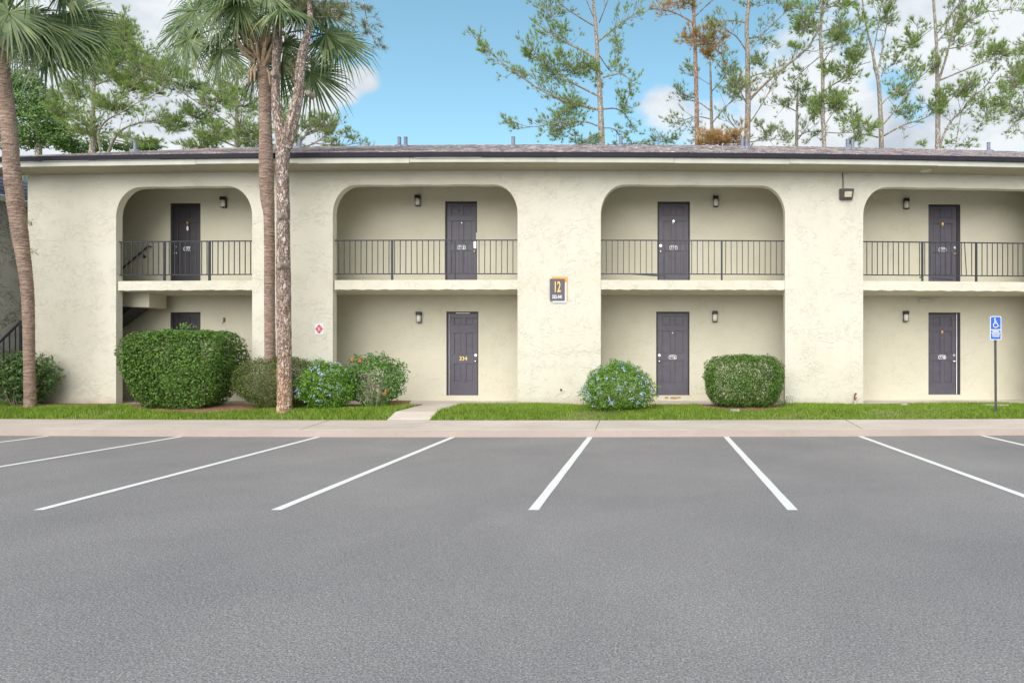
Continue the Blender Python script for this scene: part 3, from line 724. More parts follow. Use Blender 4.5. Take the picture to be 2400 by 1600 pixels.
hw_, hh_ = .124, .262; zc = ztop-hh_; yf_ = y0_-.004
rrect(x0, zc, hw_, hh_, .03, yf_, .003, 'plate', 'sign_white'); rrect(x0, zc, hw_-.014, hh_-.014, .022, yf_-.0015, .0012, 'blue_field', 'sign_blue')
MB().box(x0-hw_+.014, x0+hw_-.014, yf_-.0035, yf_-.0018, zc-.108, zc-.100).build('divider', M['sign_white'], ac)
wy = yf_-.0035; wc = MB(); sx0, sz0 = x0, zc+.10
N_ = 26; cxw, czw, r0, r1 = sx0-.002, sz0-.035, .058, .044
for i in range(N_):
    t0, t1 = math.radians(118+(i)*235/N_), math.radians(118+(i+1)*235/N_)
    wc.prism([(cxw+r0*math.cos(t0), wy, czw+r0*math.sin(t0)), (cxw+r0*math.cos(t1), wy, czw+r0*math.sin(t1)), (cxw+r1*math.cos(t1), wy, czw+r1*math.sin(t1)), (cxw+r1*math.cos(t0), wy, czw+r1*math.sin(t0))], (0, .0012, 0))
wc.disc((sx0-.018, wy, sz0+.105), .016, wy+.0012, 14)
def bar(x_a, z_a, x_b, z_b, w2, m_=wc):
    d = Vector((x_b-x_a, 0, z_b-z_a)).normalized(); n_ = Vector((-d.z, 0, d.x))*w2
    m_.prism([(x_a-n_.x, wy, z_a-n_.z), (x_b-n_.x, wy, z_b-n_.z), (x_b+n_.x, wy, z_b+n_.z), (x_a+n_.x, wy, z_a+n_.z)], (0, .0012, 0))
bar(sx0-.02, sz0+.085, sx0-.012, sz0+.0, .010); bar(sx0-.018, sz0+.050, sx0+.030, sz0+.046, .006); bar(sx0-.016, sz0+.006, sx0+.034, sz0+.004, .008)
bar(sx0+.032, sz0+.008, sx0+.056, sz0-.062, .008); bar(sx0+.052, sz0-.060, sx0+.078, sz0-.052, .007)
wc.build('wheelchair_symbol', M['sign_white'], ac)
for s_, zz, hh2 in (('HANDICAPPED', zc-.055, .028), ('PARKING', zc-.092, .026), ('VIOLATORS', zc-.150, .028), ('TOWED', zc-.196, .032)):
    text('lettering', s_, x0, wy, zz, hh2, M['sign_white'], ac, .80 if len(s_) > 8 else .95, extra=.0016)
# ------------------------------------------------------------------ small fittings at the wall foot
a = P(2003, 941, YF, True); za = FLOOR
fc = thing('garden_tap', (a[0], a[1]-.03, za), 'garden tap on a short wrapped pipe at the foot of the right pillar', 'tap')
MB().tube([(a[0], a[1]-.05, za-.05), (a[0]-.01, a[1]-.05, za+.10)], [.05, .028], 9).build('pipe', M['stone'], fc)
t = MB(); t.tube([(a[0]-.01, a[1]-.05, za+.10), (a[0]-.015, a[1]-.05, za+.2), (a[0]+.0, a[1]-.06, za+.27), (a[0]+.02, a[1]-.08, za+.25)], .017, 8); t.tube([(a[0]-.035, a[1]-.06, za+.17), (a[0], a[1]-.09, za+.13), (a[0]+.03, a[1]-.06, za+.17)], .009, 6)
t.build('spout', M['rust'], fc)
a = P(1857, 942, 14.42, True)
pp = thing('conduit_stubs', (a[0], a[1], .42), 'two thin white conduit stubs rising beside the wall right of the round hedge', 'pipes')
for s_ in (-.035, .03): MB().tube([(a[0]+s_, a[1], .40), (a[0]+s_, a[1], .64+s_*.3), (a[0]+s_*1.5, a[1]-.02, .665)], .011, 7).build('pipe', M['pvc'], pp)
a = P(1315, 913, YF, True); ov = MB(); ov.tube([(a[0], a[1]-.0, a[2]), (a[0], a[1]-.05, a[2]), (a[0]+.005, a[1]-.06, a[2]-.03)], .012, 7); ov.disc((a[0], a[1]-.006, a[2]), .028, a[1]-.001)
o = ov.build('wall_outlet', M['bronze'], origin=a); setp(o, 'tiny bent drain outlet low on the pillar under the building sign', 'drain pipe')
# pavers
for k_, (px, py, D_, w2, l2, lab) in enumerate(((2335, 955, 14.05, .30, .12, 'pale oval stone slab in the grass behind the parking sign post'), (1722, 960, 13.42, .11, .08, 'small square grey stone in the mulch before the round hedge'), (2118, 950, 14.3, .08, .06, 'small square pale stone at the grass edge below lamp of door 338'))):
    a = P(px, py, D_, True); z_ = gz(D_)
    pts = [(a[0]+w2*math.copysign(abs(math.cos(t))**.6, math.cos(t)), a[1]+l2*math.copysign(abs(math.sin(t))**.6, math.sin(t)), z_-.01+random.uniform(0, .004)) for t in [2*math.pi*i/14 for i in range(14)]]
    o = MB().prism(pts, (0, 0, .05)).build('stepping_stone', M['stone'], origin=(a[0], a[1], z_)); setp(o, lab, 'stone')
for k_, (z_, dx, lab) in enumerate(((.43, 0, 'weathered board lying on the walkway by the ixora shrub, lower of two'), (.475, .04, 'weathered board lying on another by the ixora shrub, upper of two'))):
    a = P(905+dx*100, 935, 14.9, True); o = MB().box(a[0], a[0]+.62, 14.62, 14.78, z_+.002, z_+.042).build('board', M['dead_wood'], bent=True); setp(o, lab, 'board', 'loose boards by the ixora')
# ------------------------------------------------------------------ neighbouring wing at the left
xw = -16.35
wg = thing('neighbour_building', (xw-3, 17, .43), 'darker rough stucco building with a shingled eave at the far left edge', 'building')
w_ = MB(); w_.box(xw-8, xw, 10.5, 24, .2, 5.5); w_.build('wall', M['wing_stucco'], wg)
r_ = MB()
for i in range(6):
    t0, t1 = i/6, (i+1)/6
    xa, za = xw+.42-.75*t0, 5.56+.72*t0; xb2, zb2 = xw+.42-.75*t1, 5.56+.72*t1
    r_.quad((xa, 10, za+.018), (xb2, 10, zb2), (xb2, 24.5, zb2), (xa, 24.5, za+.018)); r_.quad((xa, 10, za-.004), (xa, 10, za+.018), (xa, 24.5, za+.018), (xa, 24.5, za-.004))
r_.quad((xw-.33, 10, 6.28), (xw-4, 10, 7.75), (xw-4, 24.5, 7.75), (xw-.33, 24.5, 6.28)); r_.build('roof', M['vent_metal'], wg)
MB().box(xw+.3, xw+.4, 10, 24.5, 5.42, 5.553).build('fascia', M['fascia_paint'], wg)
MB().box(xw+.001, xw+.299, 10.1, 24.4, 5.45, 5.48).build('soffit', M['soffit_paint'], wg)
# outside stair railing between the buildings
D = 15.15; a, b = P(-60, 860, D), P(50, 752, D); c_ = P(50, 960, D)
sr = thing('stair_railing', (b[0], D, .43), 'black stair railing sloping up behind the leaning palm trunk', 'railing')
m_ = MB(); m_.tube([a, b], .028, 8); m_.tube([(a[0], a[1], a[2]-.75), (b[0], b[1], b[2]-.75)], .018, 6); m_.build('rail', M['rail_paint'], sr)
m_ = MB()
for i in range(1, 8):
    t = i/8; xx, zz = a[0]+(b[0]-a[0])*t, a[2]+(b[2]-a[2])*t; m_.box(xx-.009, xx+.009, D-.009, D+.009, zz-.75, zz-.02)
m_.build('balusters', M['rail_paint'], sr)
MB().box(b[0]-.03, b[0]+.03, D-.03, D+.03, .43, b[2]-.01).build('post', M['rail_paint'], sr)
stp = MB()
for i in range(5): stp.box(b[0]-1.2-.28*i, b[0]-1.2-.28*i+.28, D+.05, D+1.0, .43, .43+.17*(5-i)) if False else None
# ------------------------------------------------------------------ foliage makers
def leaf_quads(C, Nn, L, Wd, rs=0, flop=.6):
    n = len(C); Nn = unit(Nn+rng.normal(0, flop, (n, 3)))
    t = rng.normal(0, 1, (n, 3)); t[:, 2] += .35; t = unit(t-Nn*(t*Nn).sum(1, keepdims=True)); b = np.cross(Nn, t)
    l = L*rng.uniform(.65, 1.25, (n, 1)); w = Wd*rng.uniform(.7, 1.2, (n, 1))
    V = np.stack([C-t*l*.5, C+b*w*.5-t*l*.05+Nn*w*.12, C+t*l*.5, C-b*w*.5-t*l*.05+Nn*w*.12], 1)
    return V.reshape(-1, 3)
def lumps(d, k=6, amp=.08, seed=0):
    r = np.random.default_rng(seed); s = np.zeros(len(d))
    for _ in range(k):
        a = r.normal(0, 1, 3)*r.uniform(2, 6); s += np.sin(d@a+r.uniform(0, 6.28))
    return amp*s/math.sqrt(k)
def bush(name, pxl, pxr, pyt, D, ry, label, group, mat, n, L, Wd, p=3.0, amp=.05, taper=.8, seed=1, zbase=None, gaps=0.0, stems=14, shell=.22, top_skew=0.0, stem_mat='twig', cat='hedge', stray=.04, flop=.6, mound=0):
    far_, near_ = D+ry*.35, D-ry*.5
    x0, x1 = X(pxl, near_ if pxl < CX else far_), X(pxr, far_ if pxr < CX else near_); cx = (x0+x1)/2; rx = (x1-x0)/2*.985; yc = D+bend(cx)
    zb_ = gz(min(14.4, D)) if zbase is None else zbase
    zt = H+(CY-pyt)/F*(yc-ry*.45); hgt = zt-zb_; zc = zb_+hgt*.5; rz = hgt*.5
    r = np.random.default_rng(seed)
    root = thing(name, (cx, yc, zb_), label, cat, group)
    d = unit(r.normal(0, 1, (n, 3)) * np.array([1, 1, 1])); rad = (np.abs(d)**p).sum(1)**(-1/p)
    lay = 1-shell*r.random(n)**1.6
    lay = lay*(1+lumps(d*2.0, 7, amp, seed)+lumps(d*6, 7, amp*.5, seed+5))
    lay += (r.random(n) < stray)*r.uniform(.01, .10 if stray > .05 else .045, n)
    C = d*(rad*lay)[:, None]; zz = C[:, 2].copy()
    tp = taper+(1-taper)*np.clip((zz+.9)/1.0, 0, 1)
    C[:, 0] *= tp; C[:, 1] *= tp
    if mound: C[:, 0] *= 1-mound*np.clip((zz+.75)/1.75, 0, 1)**1.3
    C[:, 2] += top_skew*C[:, 0]*np.clip(zz, 0, 1)
    if gaps:
        g1 = np.sin(C[:, 0]*7+seed)*np.sin(C[:, 1]*6+1)*np.sin(C[:, 2]*8+2); keep = g1 < 1-gaps
        if cat == 'flowering shrub' and 'bare' in label:
            mid = (np.abs(C[:, 0]+.05) < .45) & (C[:, 2] < .35) & (C[:, 2] > -.8) & (r.random(n) < .72); keep &= ~mid
        C = C[keep]; d = d[keep]
    Cw = C*np.array([rx, ry, rz])+np.array([cx, yc, zc])
    ok = Cw[:, 2] > zb_+.01; Cw = Cw[ok]; d = d[ok]
    build_arr('foliage', leaf_quads(Cw, d*np.array([1, 1, 1.2])+np.array([0, -.15, .25]), L, Wd, flop=flop), 4, M[mat], root)
    st_ = MB(); rr = random.Random(seed)
    for i in range(stems):
        a = rr.uniform(0, 6.28); q = rr.uniform(.1, .35); ex, ey, ez = math.cos(a)*rx*rr.uniform(.4, .85), math.sin(a)*ry*rr.uniform(.4, .85), rr.uniform(.5, .92)*hgt
        b0 = (cx+math.cos(a)*rx*q*.6, yc+math.sin(a)*ry*q, zb_-.03); e = (cx+ex, yc+ey, zb_+ez)
        m1 = tuple(b0[j]*.55+e[j]*.45+rr.uniform(-.07, .07) for j in range(3))
        st_.tube([b0, m1, e], [.016, .011, .004], 5, False)
        for _ in range(3):
            f0 = rr.uniform(.3, .9); s0 = [m1[j]*(1-f0)+e[j]*f0 for j in range(3)]
            st_.tube([s0, [s0[j]+rr.uniform(-.16, .16)*(1, .8, 1)[j]+(0, 0, .08)[j] for j in range(3)]], [.006, .003], 4, False)
    st_.build('stems', M[stem_mat], root)
    return root, (cx, yc, zc, rx, ry, rz, zb_)
# clipped big hedge
bush('clipped_hedge', 289, 563, 776, 13.98, .72, 'large dense green clipped hedge in front of the leftmost opening', 'shrubs along the wall foot', 'leaf_hedge', 42000, .060, .030, p=6.5, amp=.035, taper=.72, seed=2, top_skew=.05)
bush('clipped_hedge', 530, 775, 836, 13.92, .44, 'low olive brown-green hedge behind the scaly pine trunk', 'shrubs along the wall foot', 'leaf_olive', 26000, .040, .018, p=2.4, amp=.05, taper=.85, seed=3)
_, bb = bush('clipped_hedge', 1649, 1841, 832, 14.02, .46, 'rounded clipped hedge right of ground floor door 336', 'shrubs along the wall foot', 'leaf_hedge', 22000, .050, .024, p=3.5, amp=.05, taper=.86, seed=5)
bush('leafy_shrub', -45, 143, 826, 14.0, .42, 'loose dark leaved shrub around the foot of the leaning palm', 'shrubs along the wall foot', 'leaf_shrub', 5600, .10, .036, p=2.0, amp=.14, taper=.6, seed=6, gaps=.35, stems=26, shell=.6, cat='shrub', stray=.2, flop=.9)
bush('ixora_shrub', 800, 955, 830, 14.0, .44, 'open green shrub with bare grey branches and a few orange blossoms', 'shrubs along the wall foot', 'leaf_ixora', 6200, .062, .034, p=2.3, amp=.10, taper=.78, seed=7, gaps=.25, stems=34, shell=.42, stem_mat='twig_grey', cat='flowering shrub', stray=.12, flop=.8)
def blossoms(root, bx, n, seed, mat='petal', s=.03, mound=0):
    cx, yc, zc, rx, ry, rz, zb_ = bx; r = np.random.default_rng(seed); C = []
    for _ in range(n):
        d = unit(r.normal(0, 1, 3)); d[1] = -abs(d[1]); d = unit(d)
        if d[2] < -.75: continue
        rad = (np.abs(d)**2.3).sum()**(-1/2.3); c = d*rad*r.uniform(.95, 1.03); c[0] *= 1-mound*np.clip((c[2]+.75)/1.75, 0, 1)**1.3; c = np.array([cx, yc, zc])+c*np.array([rx, ry, rz])
        k_ = r.integers(4, 11); C.append(c+r.normal(0, .022, (k_, 3)))
    C = np.concatenate(C); Nn = np.tile(np.array([0, -1, .4]), (len(C), 1))
    build_arr('blossoms', leaf_quads(C, Nn, s, s*.9, flop=.5), 4, M[mat], root)
r_, bx = bush('plumbago_bush', 682, 846, 848, 13.80, .48, 'bright green bush with pale blue blossoms right of the pine trunk', 'shrubs along the wall foot', 'leaf_plumbago', 17000, .050, .022, p=2.3, amp=.11, taper=.95, seed=8, mound=.25, cat='flowering bush', stray=.15, shell=.3, flop=.8)
blossoms(r_, bx, 62, 11, mound=.25)
r_, bx = bush('plumbago_bush', 1350, 1541, 848, 13.62, .55, 'bright green mound with pale blue blossoms left of ground floor door 336', 'shrubs along the wall foot', 'leaf_plumbago', 21000, .046, .020, p=2.3, amp=.11, taper=1.0, seed=9, mound=.42, cat='flowering bush', stray=.15, shell=.3, flop=.8)
blossoms(r_, bx, 105, 12, mound=.42)
ix = [o for o in bpy.data.objects if o.name.startswith('ixora_shrub')][0]
C = []
for px, py in ((826, 842), (845, 846), (905, 920), (846, 841)):
    C.append(np.array(P(px, py, 13.65, True))+rng.normal(0, .03, (14, 3)))
build_arr('blossoms', leaf_quads(np.concatenate(C), np.tile([0., -1, .4], (56, 1)), .035, .03), 4, M['petal_orange'], ix)
def sprout(name, px, D_, hgt, n, label, spread=.18, L=.3, mat='leaf_shrub'):
    a = P(px, 940, D_, True); z_ = gz(D_); r = random.Random(px); V = []
    for i in range(n):
        t = r.uniform(0, 6.28); dr = Vector((math.cos(t), math.sin(t)*.6, 0)); l = L*r.uniform(.6, 1.1); h2 = hgt*r.uniform(.5, 1)
        p0 = Vector((a[0], a[1], z_-.01))+dr*.02; p1 = p0+dr*l*.45+Vector((0, 0, h2*.9)); p2 = p0+dr*l+Vector((0, 0, h2*.65)); w = Vector((-dr.y, dr.x, 0))*.009
        V += [p0-w*.6, p0+w*.6, p1+w, p1-w, p1-w, p1+w, p2+w*.15, p2-w*.15]
    o = build_arr(name, [tuple(v) for v in V], 4, M[mat], origin=(a[0], a[1], z_)); setp(o, label, 'plant')
sprout('strap_leaf_plant', 1832, 13.9, .34, 26, 'arching strap leaves of a lily-like plant at the right end of the round hedge', L=.34)
sprout('strap_leaf_plant', 606, 13.55, .22, 18, 'thin arching weed in the mulch left of the pine trunk', L=.25, mat='leaf_olive')
a = P(2158, 652, YF+.06, True); C = np.array(a)+rng.normal(0, .013, (34, 3))+np.array([0, 0, .02]); C[:, 2] = np.maximum(C[:, 2], ZSL1+.012)
o = build_arr('weed', leaf_quads(C, np.tile([0., -1, .5], (34, 1)), .04, .024), 4, M['leaf_shrub'], origin=a); setp(o, 'tiny weed sprouting by the first post of the rightmost balcony railing', 'plant')
a = P(436, 764, 13.7, True); C = np.array(a)+rng.normal(0, 1, (60, 3))*np.array([.06, .05, .035])
build_arr('young_shoots', leaf_quads(C, np.tile([0., -1, .8], (60, 1)), .06, .026), 4, M['leaf_plumbago'], [o for o in bpy.data.objects if o.name == 'clipped_hedge'][0])
# mulch under the shrubs
def mulch(px0, px1, y0_, y1_, seed):
    x0, x1 = X(px0, 13.7), X(px1, 13.7); r = random.Random(seed); m_ = MB(); n = 28; k_ = 5; rows = []
    for i in range(n+1):
        t = i/n; env = math.sin(math.pi*min(1, max(0, t)))**.35 if 0 < t < 1 else .05
        ya = y1_-(y1_-y0_)*env*r.uniform(.9, 1.05)
        rows.append([(x0+(x1-x0)*t, ya+(y1_-ya)*j/k_, gz(ya+(y1_-ya)*j/k_)+.012+(.0 if j in (0, k_) else .02*r.random())) for j in range(k_+1)])
    for i in range(n):
        for j in range(k_): m_.quad(rows[i][j], rows[i+1][j], rows[i+1][j+1], rows[i][j+1])
    m_.build('mulch_bed', M['mulch'], bent=True, kind='structure')
    return x0, x1
beds = [(15, 300, 13.84, 14.49), (270, 690, 13.24, 14.49), (640, 700, 13.55, 14.3), (690, 960, 13.75, 14.47), (1640, 1850, 13.38, 14.49), (1500, 1640, 14.2, 14.49)]
for i, b in enumerate(beds): mulch(*b, i)
# grass
def grass():
    N_ = 190000; r = np.random.default_rng(4)
    x = r.uniform(-17.5, 11.5, N_); y = r.uniform(13.015, 14.49, N_)
    t = (y-13)/1.48; lx = L0+(L1-L0)*t; rx = R0+(R1-R0)*t
    keep = ~((x > lx-.02) & (x < rx+.02))
    wx0, wx1 = X(905, 14.3), X(1213, 14.4); keep &= ~((x > wx0) & (x < wx1) & (y > 14.40))
    for b in beds:
        a0, a1 = X(b[0], 13.7), X(b[1], 13.7); tt = np.clip((x-a0)/(a1-a0), 0, 1); env = np.sin(np.pi*tt)**.35
        keep &= ~((x > a0) & (x < a1) & (y > b[3]-(b[3]-b[2])*env+r.normal(0, .03, N_)))
    keep &= ~((r.random(N_) < .55) & (np.sin(x*2.9+np.sin(y*7)*1.3)+np.sin(x*1.13-y*5) > 1.05))
    x, y = x[keep], y[keep]; n = len(x); z = np.interp(y, [13.0, 13.35, 14.5], [.205, .36, .43])-.004
    pat = .5+.5*np.sin(x*1.3+np.sin(y*4))*np.sin(x*.47+2)
    hgt = (.035+.045*pat+.025*(x < -1.8))*r.uniform(.6, 1.3, n)
    a = r.uniform(0, 2*np.pi, n); ln = r.uniform(.1, .9, n)*hgt; w = .0065*r.uniform(.7, 1.3, n); b = r.uniform(0, np.pi, n)
    P0 = np.stack([x-np.cos(b)*w, y-np.sin(b)*w, z], 1); P1 = np.stack([x+np.cos(b)*w, y+np.sin(b)*w, z], 1)
    P2 = np.stack([x+np.cos(a)*ln, np.maximum(y+np.sin(a)*ln, 13.003), z+hgt], 1)
    o = build_arr('grass', np.stack([P0, P1, P2], 1).reshape(-1, 3), 3, M['grass'], bent=True); o['kind'] = 'stuff'; o['label'] = 'strip of bright green lawn grass between pavement and building'
grass()
# ------------------------------------------------------------------ palms
def catmull(pts, sub=6):
    out = []; n = len(pts)
    for i in range(n-1):
        p0, p1, p2, p3 = [np.array(pts[max(0, min(n-1, j))], float) for j in (i-1, i, i+1, i+2)]
        for k_ in range(sub):
            t = k_/sub; out.append(.5*((2*p1)+(-p0+p2)*t+(2*p0-5*p1+4*p2-p3)*t*t+(-p0+3*p1-3*p2+p3)*t**3))
    out.append(np.array(pts[-1], float)); return out
# (a round stem off the axis shows wider than its diameter)
def trunk_path(spec, D_, lean=0):   # (px, py, width px); lean = how much farther back the foot stands
    dd = lambda b: D_+lean*max(0, min(1, (b-380)/570))
    pts = catmull([(P(a, b, dd(b))[0], dd(b), P(a, b, dd(b))[2], c/F*dd(b)/2/math.sqrt(1+((a-CX)/F)**2)) for a, b, c in spec]); return [tuple(p[:3]) for p in pts], [float(p[3]) for p in pts]
def rough_tube(m_, pts, rad, n, amp, seed, ring=0, flat=None):
    b = len(m_.v); r = random.Random(seed); Pv = [Vector(p) for p in pts]
    for i, p in enumerate(Pv):
        t = (Pv[min(i+1, len(Pv)-1)]-Pv[max(i-1, 0)]).normalized(); u = Vector((1, 0, 0)); u = (u-t*u.dot(t)).normalized(); w = t.cross(u)
        rg_ = 1+(ring*(1 if i % 2 else -1))
        for k_ in range(n):
            a = 2*math.pi*k_/n; rr = rad[i]*rg_*(1+r.uniform(-amp, amp)); m_.v.append(tuple(p+(u*math.cos(a)+w*math.sin(a))*rr))
    for i in range(len(Pv)-1):
        for k_ in range(n): m_.f.append((b+i*n+k_, b+i*n+(k_+1) % n, b+(i+1)*n+(k_+1) % n, b+(i+1)*n+k_))
    m_.f.append(tuple(range(b+n-1, b-1, -1))); e = b+(len(Pv)-1)*n; m_.f.append(tuple(range(e, e+n)))
def densify(pts, rad, step):
    o, q = [pts[0]], [rad[0]]
    for i in range(len(pts)-1):
        a, b = Vector(pts[i]), Vector(pts[i+1]); n = max(1, int((b-a).length/step))
        for k_ in range(1, n+1): o.append(tuple(a.lerp(b, k_/n))); q.append(rad[i]+(rad[i+1]-rad[i])*k_/n)
    return o, q
def frond(root, base, hub, dirn, R_, seed, face=None, droop=.35, nseg=46, spread=150):
    """costapalmate fan: petiole from base to hub, blades radiating round dirn"""
    r = random.Random(seed); hub = Vector(hub); base = Vector(base); d = Vector(dirn).normalized()
    nrm = Vector(face) if face else Vector((r.uniform(-.3, .3), -1, r.uniform(.2, .7))); nrm = (nrm-d*nrm.dot(d)).normalized(); s = d.cross(nrm).normalized()
    V = []
    for i in range(nseg):
        a = math.radians(-spread+2*spread*i/(nseg-1)+r.uniform(-2, 2)); dd = (d*math.cos(a)+s*math.sin(a)+nrm*(-.10-.18*abs(math.sin(a)))).normalized()
        l = R_*(.66+.34*math.cos(a*.55))*r.uniform(.88, 1.08); w = R_*.023*r.uniform(.8, 1.2)
        sd_ = (nrm.cross(dd)).normalized(); tw = r.uniform(-.5, .5); sd_ = (sd_*math.cos(tw)+nrm*math.sin(tw))
        g_ = Vector((0, 0, -1)); p0 = hub; p1 = hub+dd*l*.45+g_*droop*l*.04; p2 = hub+dd*l*.78+g_*droop*l*.20; p3 = hub+dd*l*.97+g_*droop*l*r.uniform(.42, .8)
        V += [p0-sd_*w*.3, p0+sd_*w*.3, p1+sd_*w, p1-sd_*w, p1-sd_*w, p1+sd_*w, p2+sd_*w*.55, p2-sd_*w*.55, p2-sd_*w*.55, p2+sd_*w*.55, p3+sd_*w*.06, p3-sd_*w*.06]
    o = build_arr('frond', [tuple(v) for v in V], 4, M['palm_leaf'], root)
    mid = (base+hub)/2+Vector((0, 0, .16*(hub-base).length)); c = catmull([tuple(base), tuple(mid), tuple(hub), tuple(hub+d*R_*.25)], 4)
    MB().tube([tuple(p) for p in c], [.022-.014*i/len(c) for i in range(len(c))], 5, False).build('petiole', M['leaf_olive'], o)
def palm(label, spec, D_, crown, fans, nrand, seed, boots, R_=(.8, 1.0), lean=0):
    bl = P(spec[0][0], spec[0][1], D_+lean); root = thing('palm_tree', (bl[0], D_+lean, bl[2]), label, 'palm tree', 'palm trees before the building')
    pts, rad = trunk_path(spec, D_, lean); pts, rad = densify(pts, rad, .03)
    pts.insert(0, (pts[0][0], pts[0][1], pts[0][2]-.25)); rad.insert(0, rad[0]*1.15)
    m_ = MB(); rough_tube(m_, pts, rad, 22, .035, seed, ring=.018); m_.build('trunk', M['palm_bark'], root)
    c = Vector(P(*crown, D_)); r = random.Random(seed)
    if boots:
        b_ = MB()
        for i in range(boots):
            a = r.uniform(2.9, 6.5); hh = r.uniform(-.60, .25); out = Vector((math.cos(a), math.sin(a), 0)); p0 = c+out*.12+Vector((0, 0, hh)); l = r.uniform(.28, .5)
            p1 = p0+out*l*.55+Vector((0, 0, l*.35)); p2 = p0+out*l*(.75+.3*r.random())+Vector((0, 0, l*.85)); b_.tube([tuple(p0), tuple(p1), tuple(p2)], [.045, .034, .018], 5)
        for i in range(6):
            a = r.uniform(3.3, 6.1); out = Vector((math.cos(a), math.sin(a), 0)); p0 = c+out*.15+Vector((0, 0, -.62)); b_.tube([tuple(p0), tuple(p0+out*.08+Vector((0, 0, -.16))), tuple(p0+out*.10+Vector((0, 0, -.42)))], [.02, .03, .01], 5)
        b_.build('leaf_bases', M['boot'], root)
    for i, (hx, hy, dx, dz, R2, dy) in enumerate(fans):
        hub = P(hx, hy, D_+dy); frond(root, (c.x+r.uniform(-.08, .08), c.y, c.z+r.uniform(-.3, .3)), hub, (dx, dy*.25, dz), R2, seed*50+i, droop=.45)
    for i in range(nrand):
        a = 6.283*i/nrand+r.uniform(-.2, .2); el = r.uniform(-.3, 1.2); l = r.uniform(.8, 1.35); d = Vector((math.cos(a)*math.cos(el), math.sin(a)*math.cos(el), math.sin(el)))
        hub = c+Vector((0, 0, .35))+d*l; frond(root, tuple(c+Vector((0, 0, .25))), tuple(hub), tuple(d+Vector((0, 0, -.5))), r.uniform(*R_), seed*90+i, face=(r.uniform(-.5, .5), r.uniform(-1, .2), 1), droop=.6)
    return root
palm('leaning palm with a ringed brown trunk at the left edge of the picture', [(71, 951, 33), (69.5, 900, 30), (68, 827, 29.5), (67, 750, 31), (64, 680, 33), (57, 620, 36), (48, 560, 42), (40, 500, 45), (34, 450, 46), (28, 400, 44), (25, 350, 42), (20, 290, 42), (9, 200, 42), (0, 120, 40), (-6, 60, 38)], 13.55, (0, 70),
     [(120, 60, .8, -.5, 1.15, -.3), (170, 30, .8, -.35, 1.1, .4), (110, 110, .9, -.9, 1.15, -.1), (60, 40, .5, -.9, .95, -.6), (35, 95, .35, -1, .85, .5), (150, -30, .9, .1, 1.0, -.2), (70, -40, .5, .3, 1.0, -.7), (20, 30, -.1, -1, .9, -.9), (-50, 30, -.8, -.5, .95, -.2), (-30, -70, -.5, .6, .95, .0), (185, 75, .9, -.7, .95, .2), (80, 90, .2, -1, .8, .7)], 10, 21, 26, lean=.30)
pa_ = [o for o in bpy.data.objects if o.name.startswith('palm_tree')][0]
for px, py in ((70, 522), (79, 590), (56, 415)):
    a = P(px, py, 13.6); C = np.array(a)+rng.normal(0, .035, (30, 3)); build_arr('fern_tuft', leaf_quads(C, np.tile([0., -1, .5], (30, 1)), .10, .012), 4, M['leaf_olive'], pa_)
palm('upright palm behind the scaly pine trunk, with fan leaves over the roof', [(634, 945, 28), (633, 820, 27), (632, 700, 26), (632, 600, 26), (631, 520, 26), (630, 497, 28), (627, 470, 33), (625, 430, 35), (624, 386, 35), (623, 340, 32), (622, 280, 30), (620, 200, 30), (617, 150, 30), (614, 100, 30), (612, 60, 26)], 13.66, (612, 95),
     [(440, 92, -.75, -.75, .92, -.1), (520, 118, -.15, -1, .86, -.25), (455, 25, -.95, -.05, 1.0, .1), (510, 10, -.6, -.5, 1.0, -.6), (595, 175, -.2, -1, .72, .45), (660, 150, .15, -1, .95, .6), (728, 170, .55, -.85, 1.05, .35), (765, 78, .9, -.35, 1.0, .0), (790, 95, .7, -.7, .95, .2), (700, 30, .4, .1, .9, .3), (560, -20, -.3, .3, 1.0, -.4), (480, -30, -.8, .3, 1.0, .4),
      (630, -25, .1, 1, 1.0, -.3), (700, -40, .5, .7, 1.0, .1), (560, 10, -.45, -.8, .85, -.8), (625, -20, .0, -1, .75, -.75), (760, 20, 1, .2, .9, .4), (430, 60, -1, -.3, .95, .3), (545, 50, -.5, -.9, .8, .7)], 8, 22, 46, lean=.36)
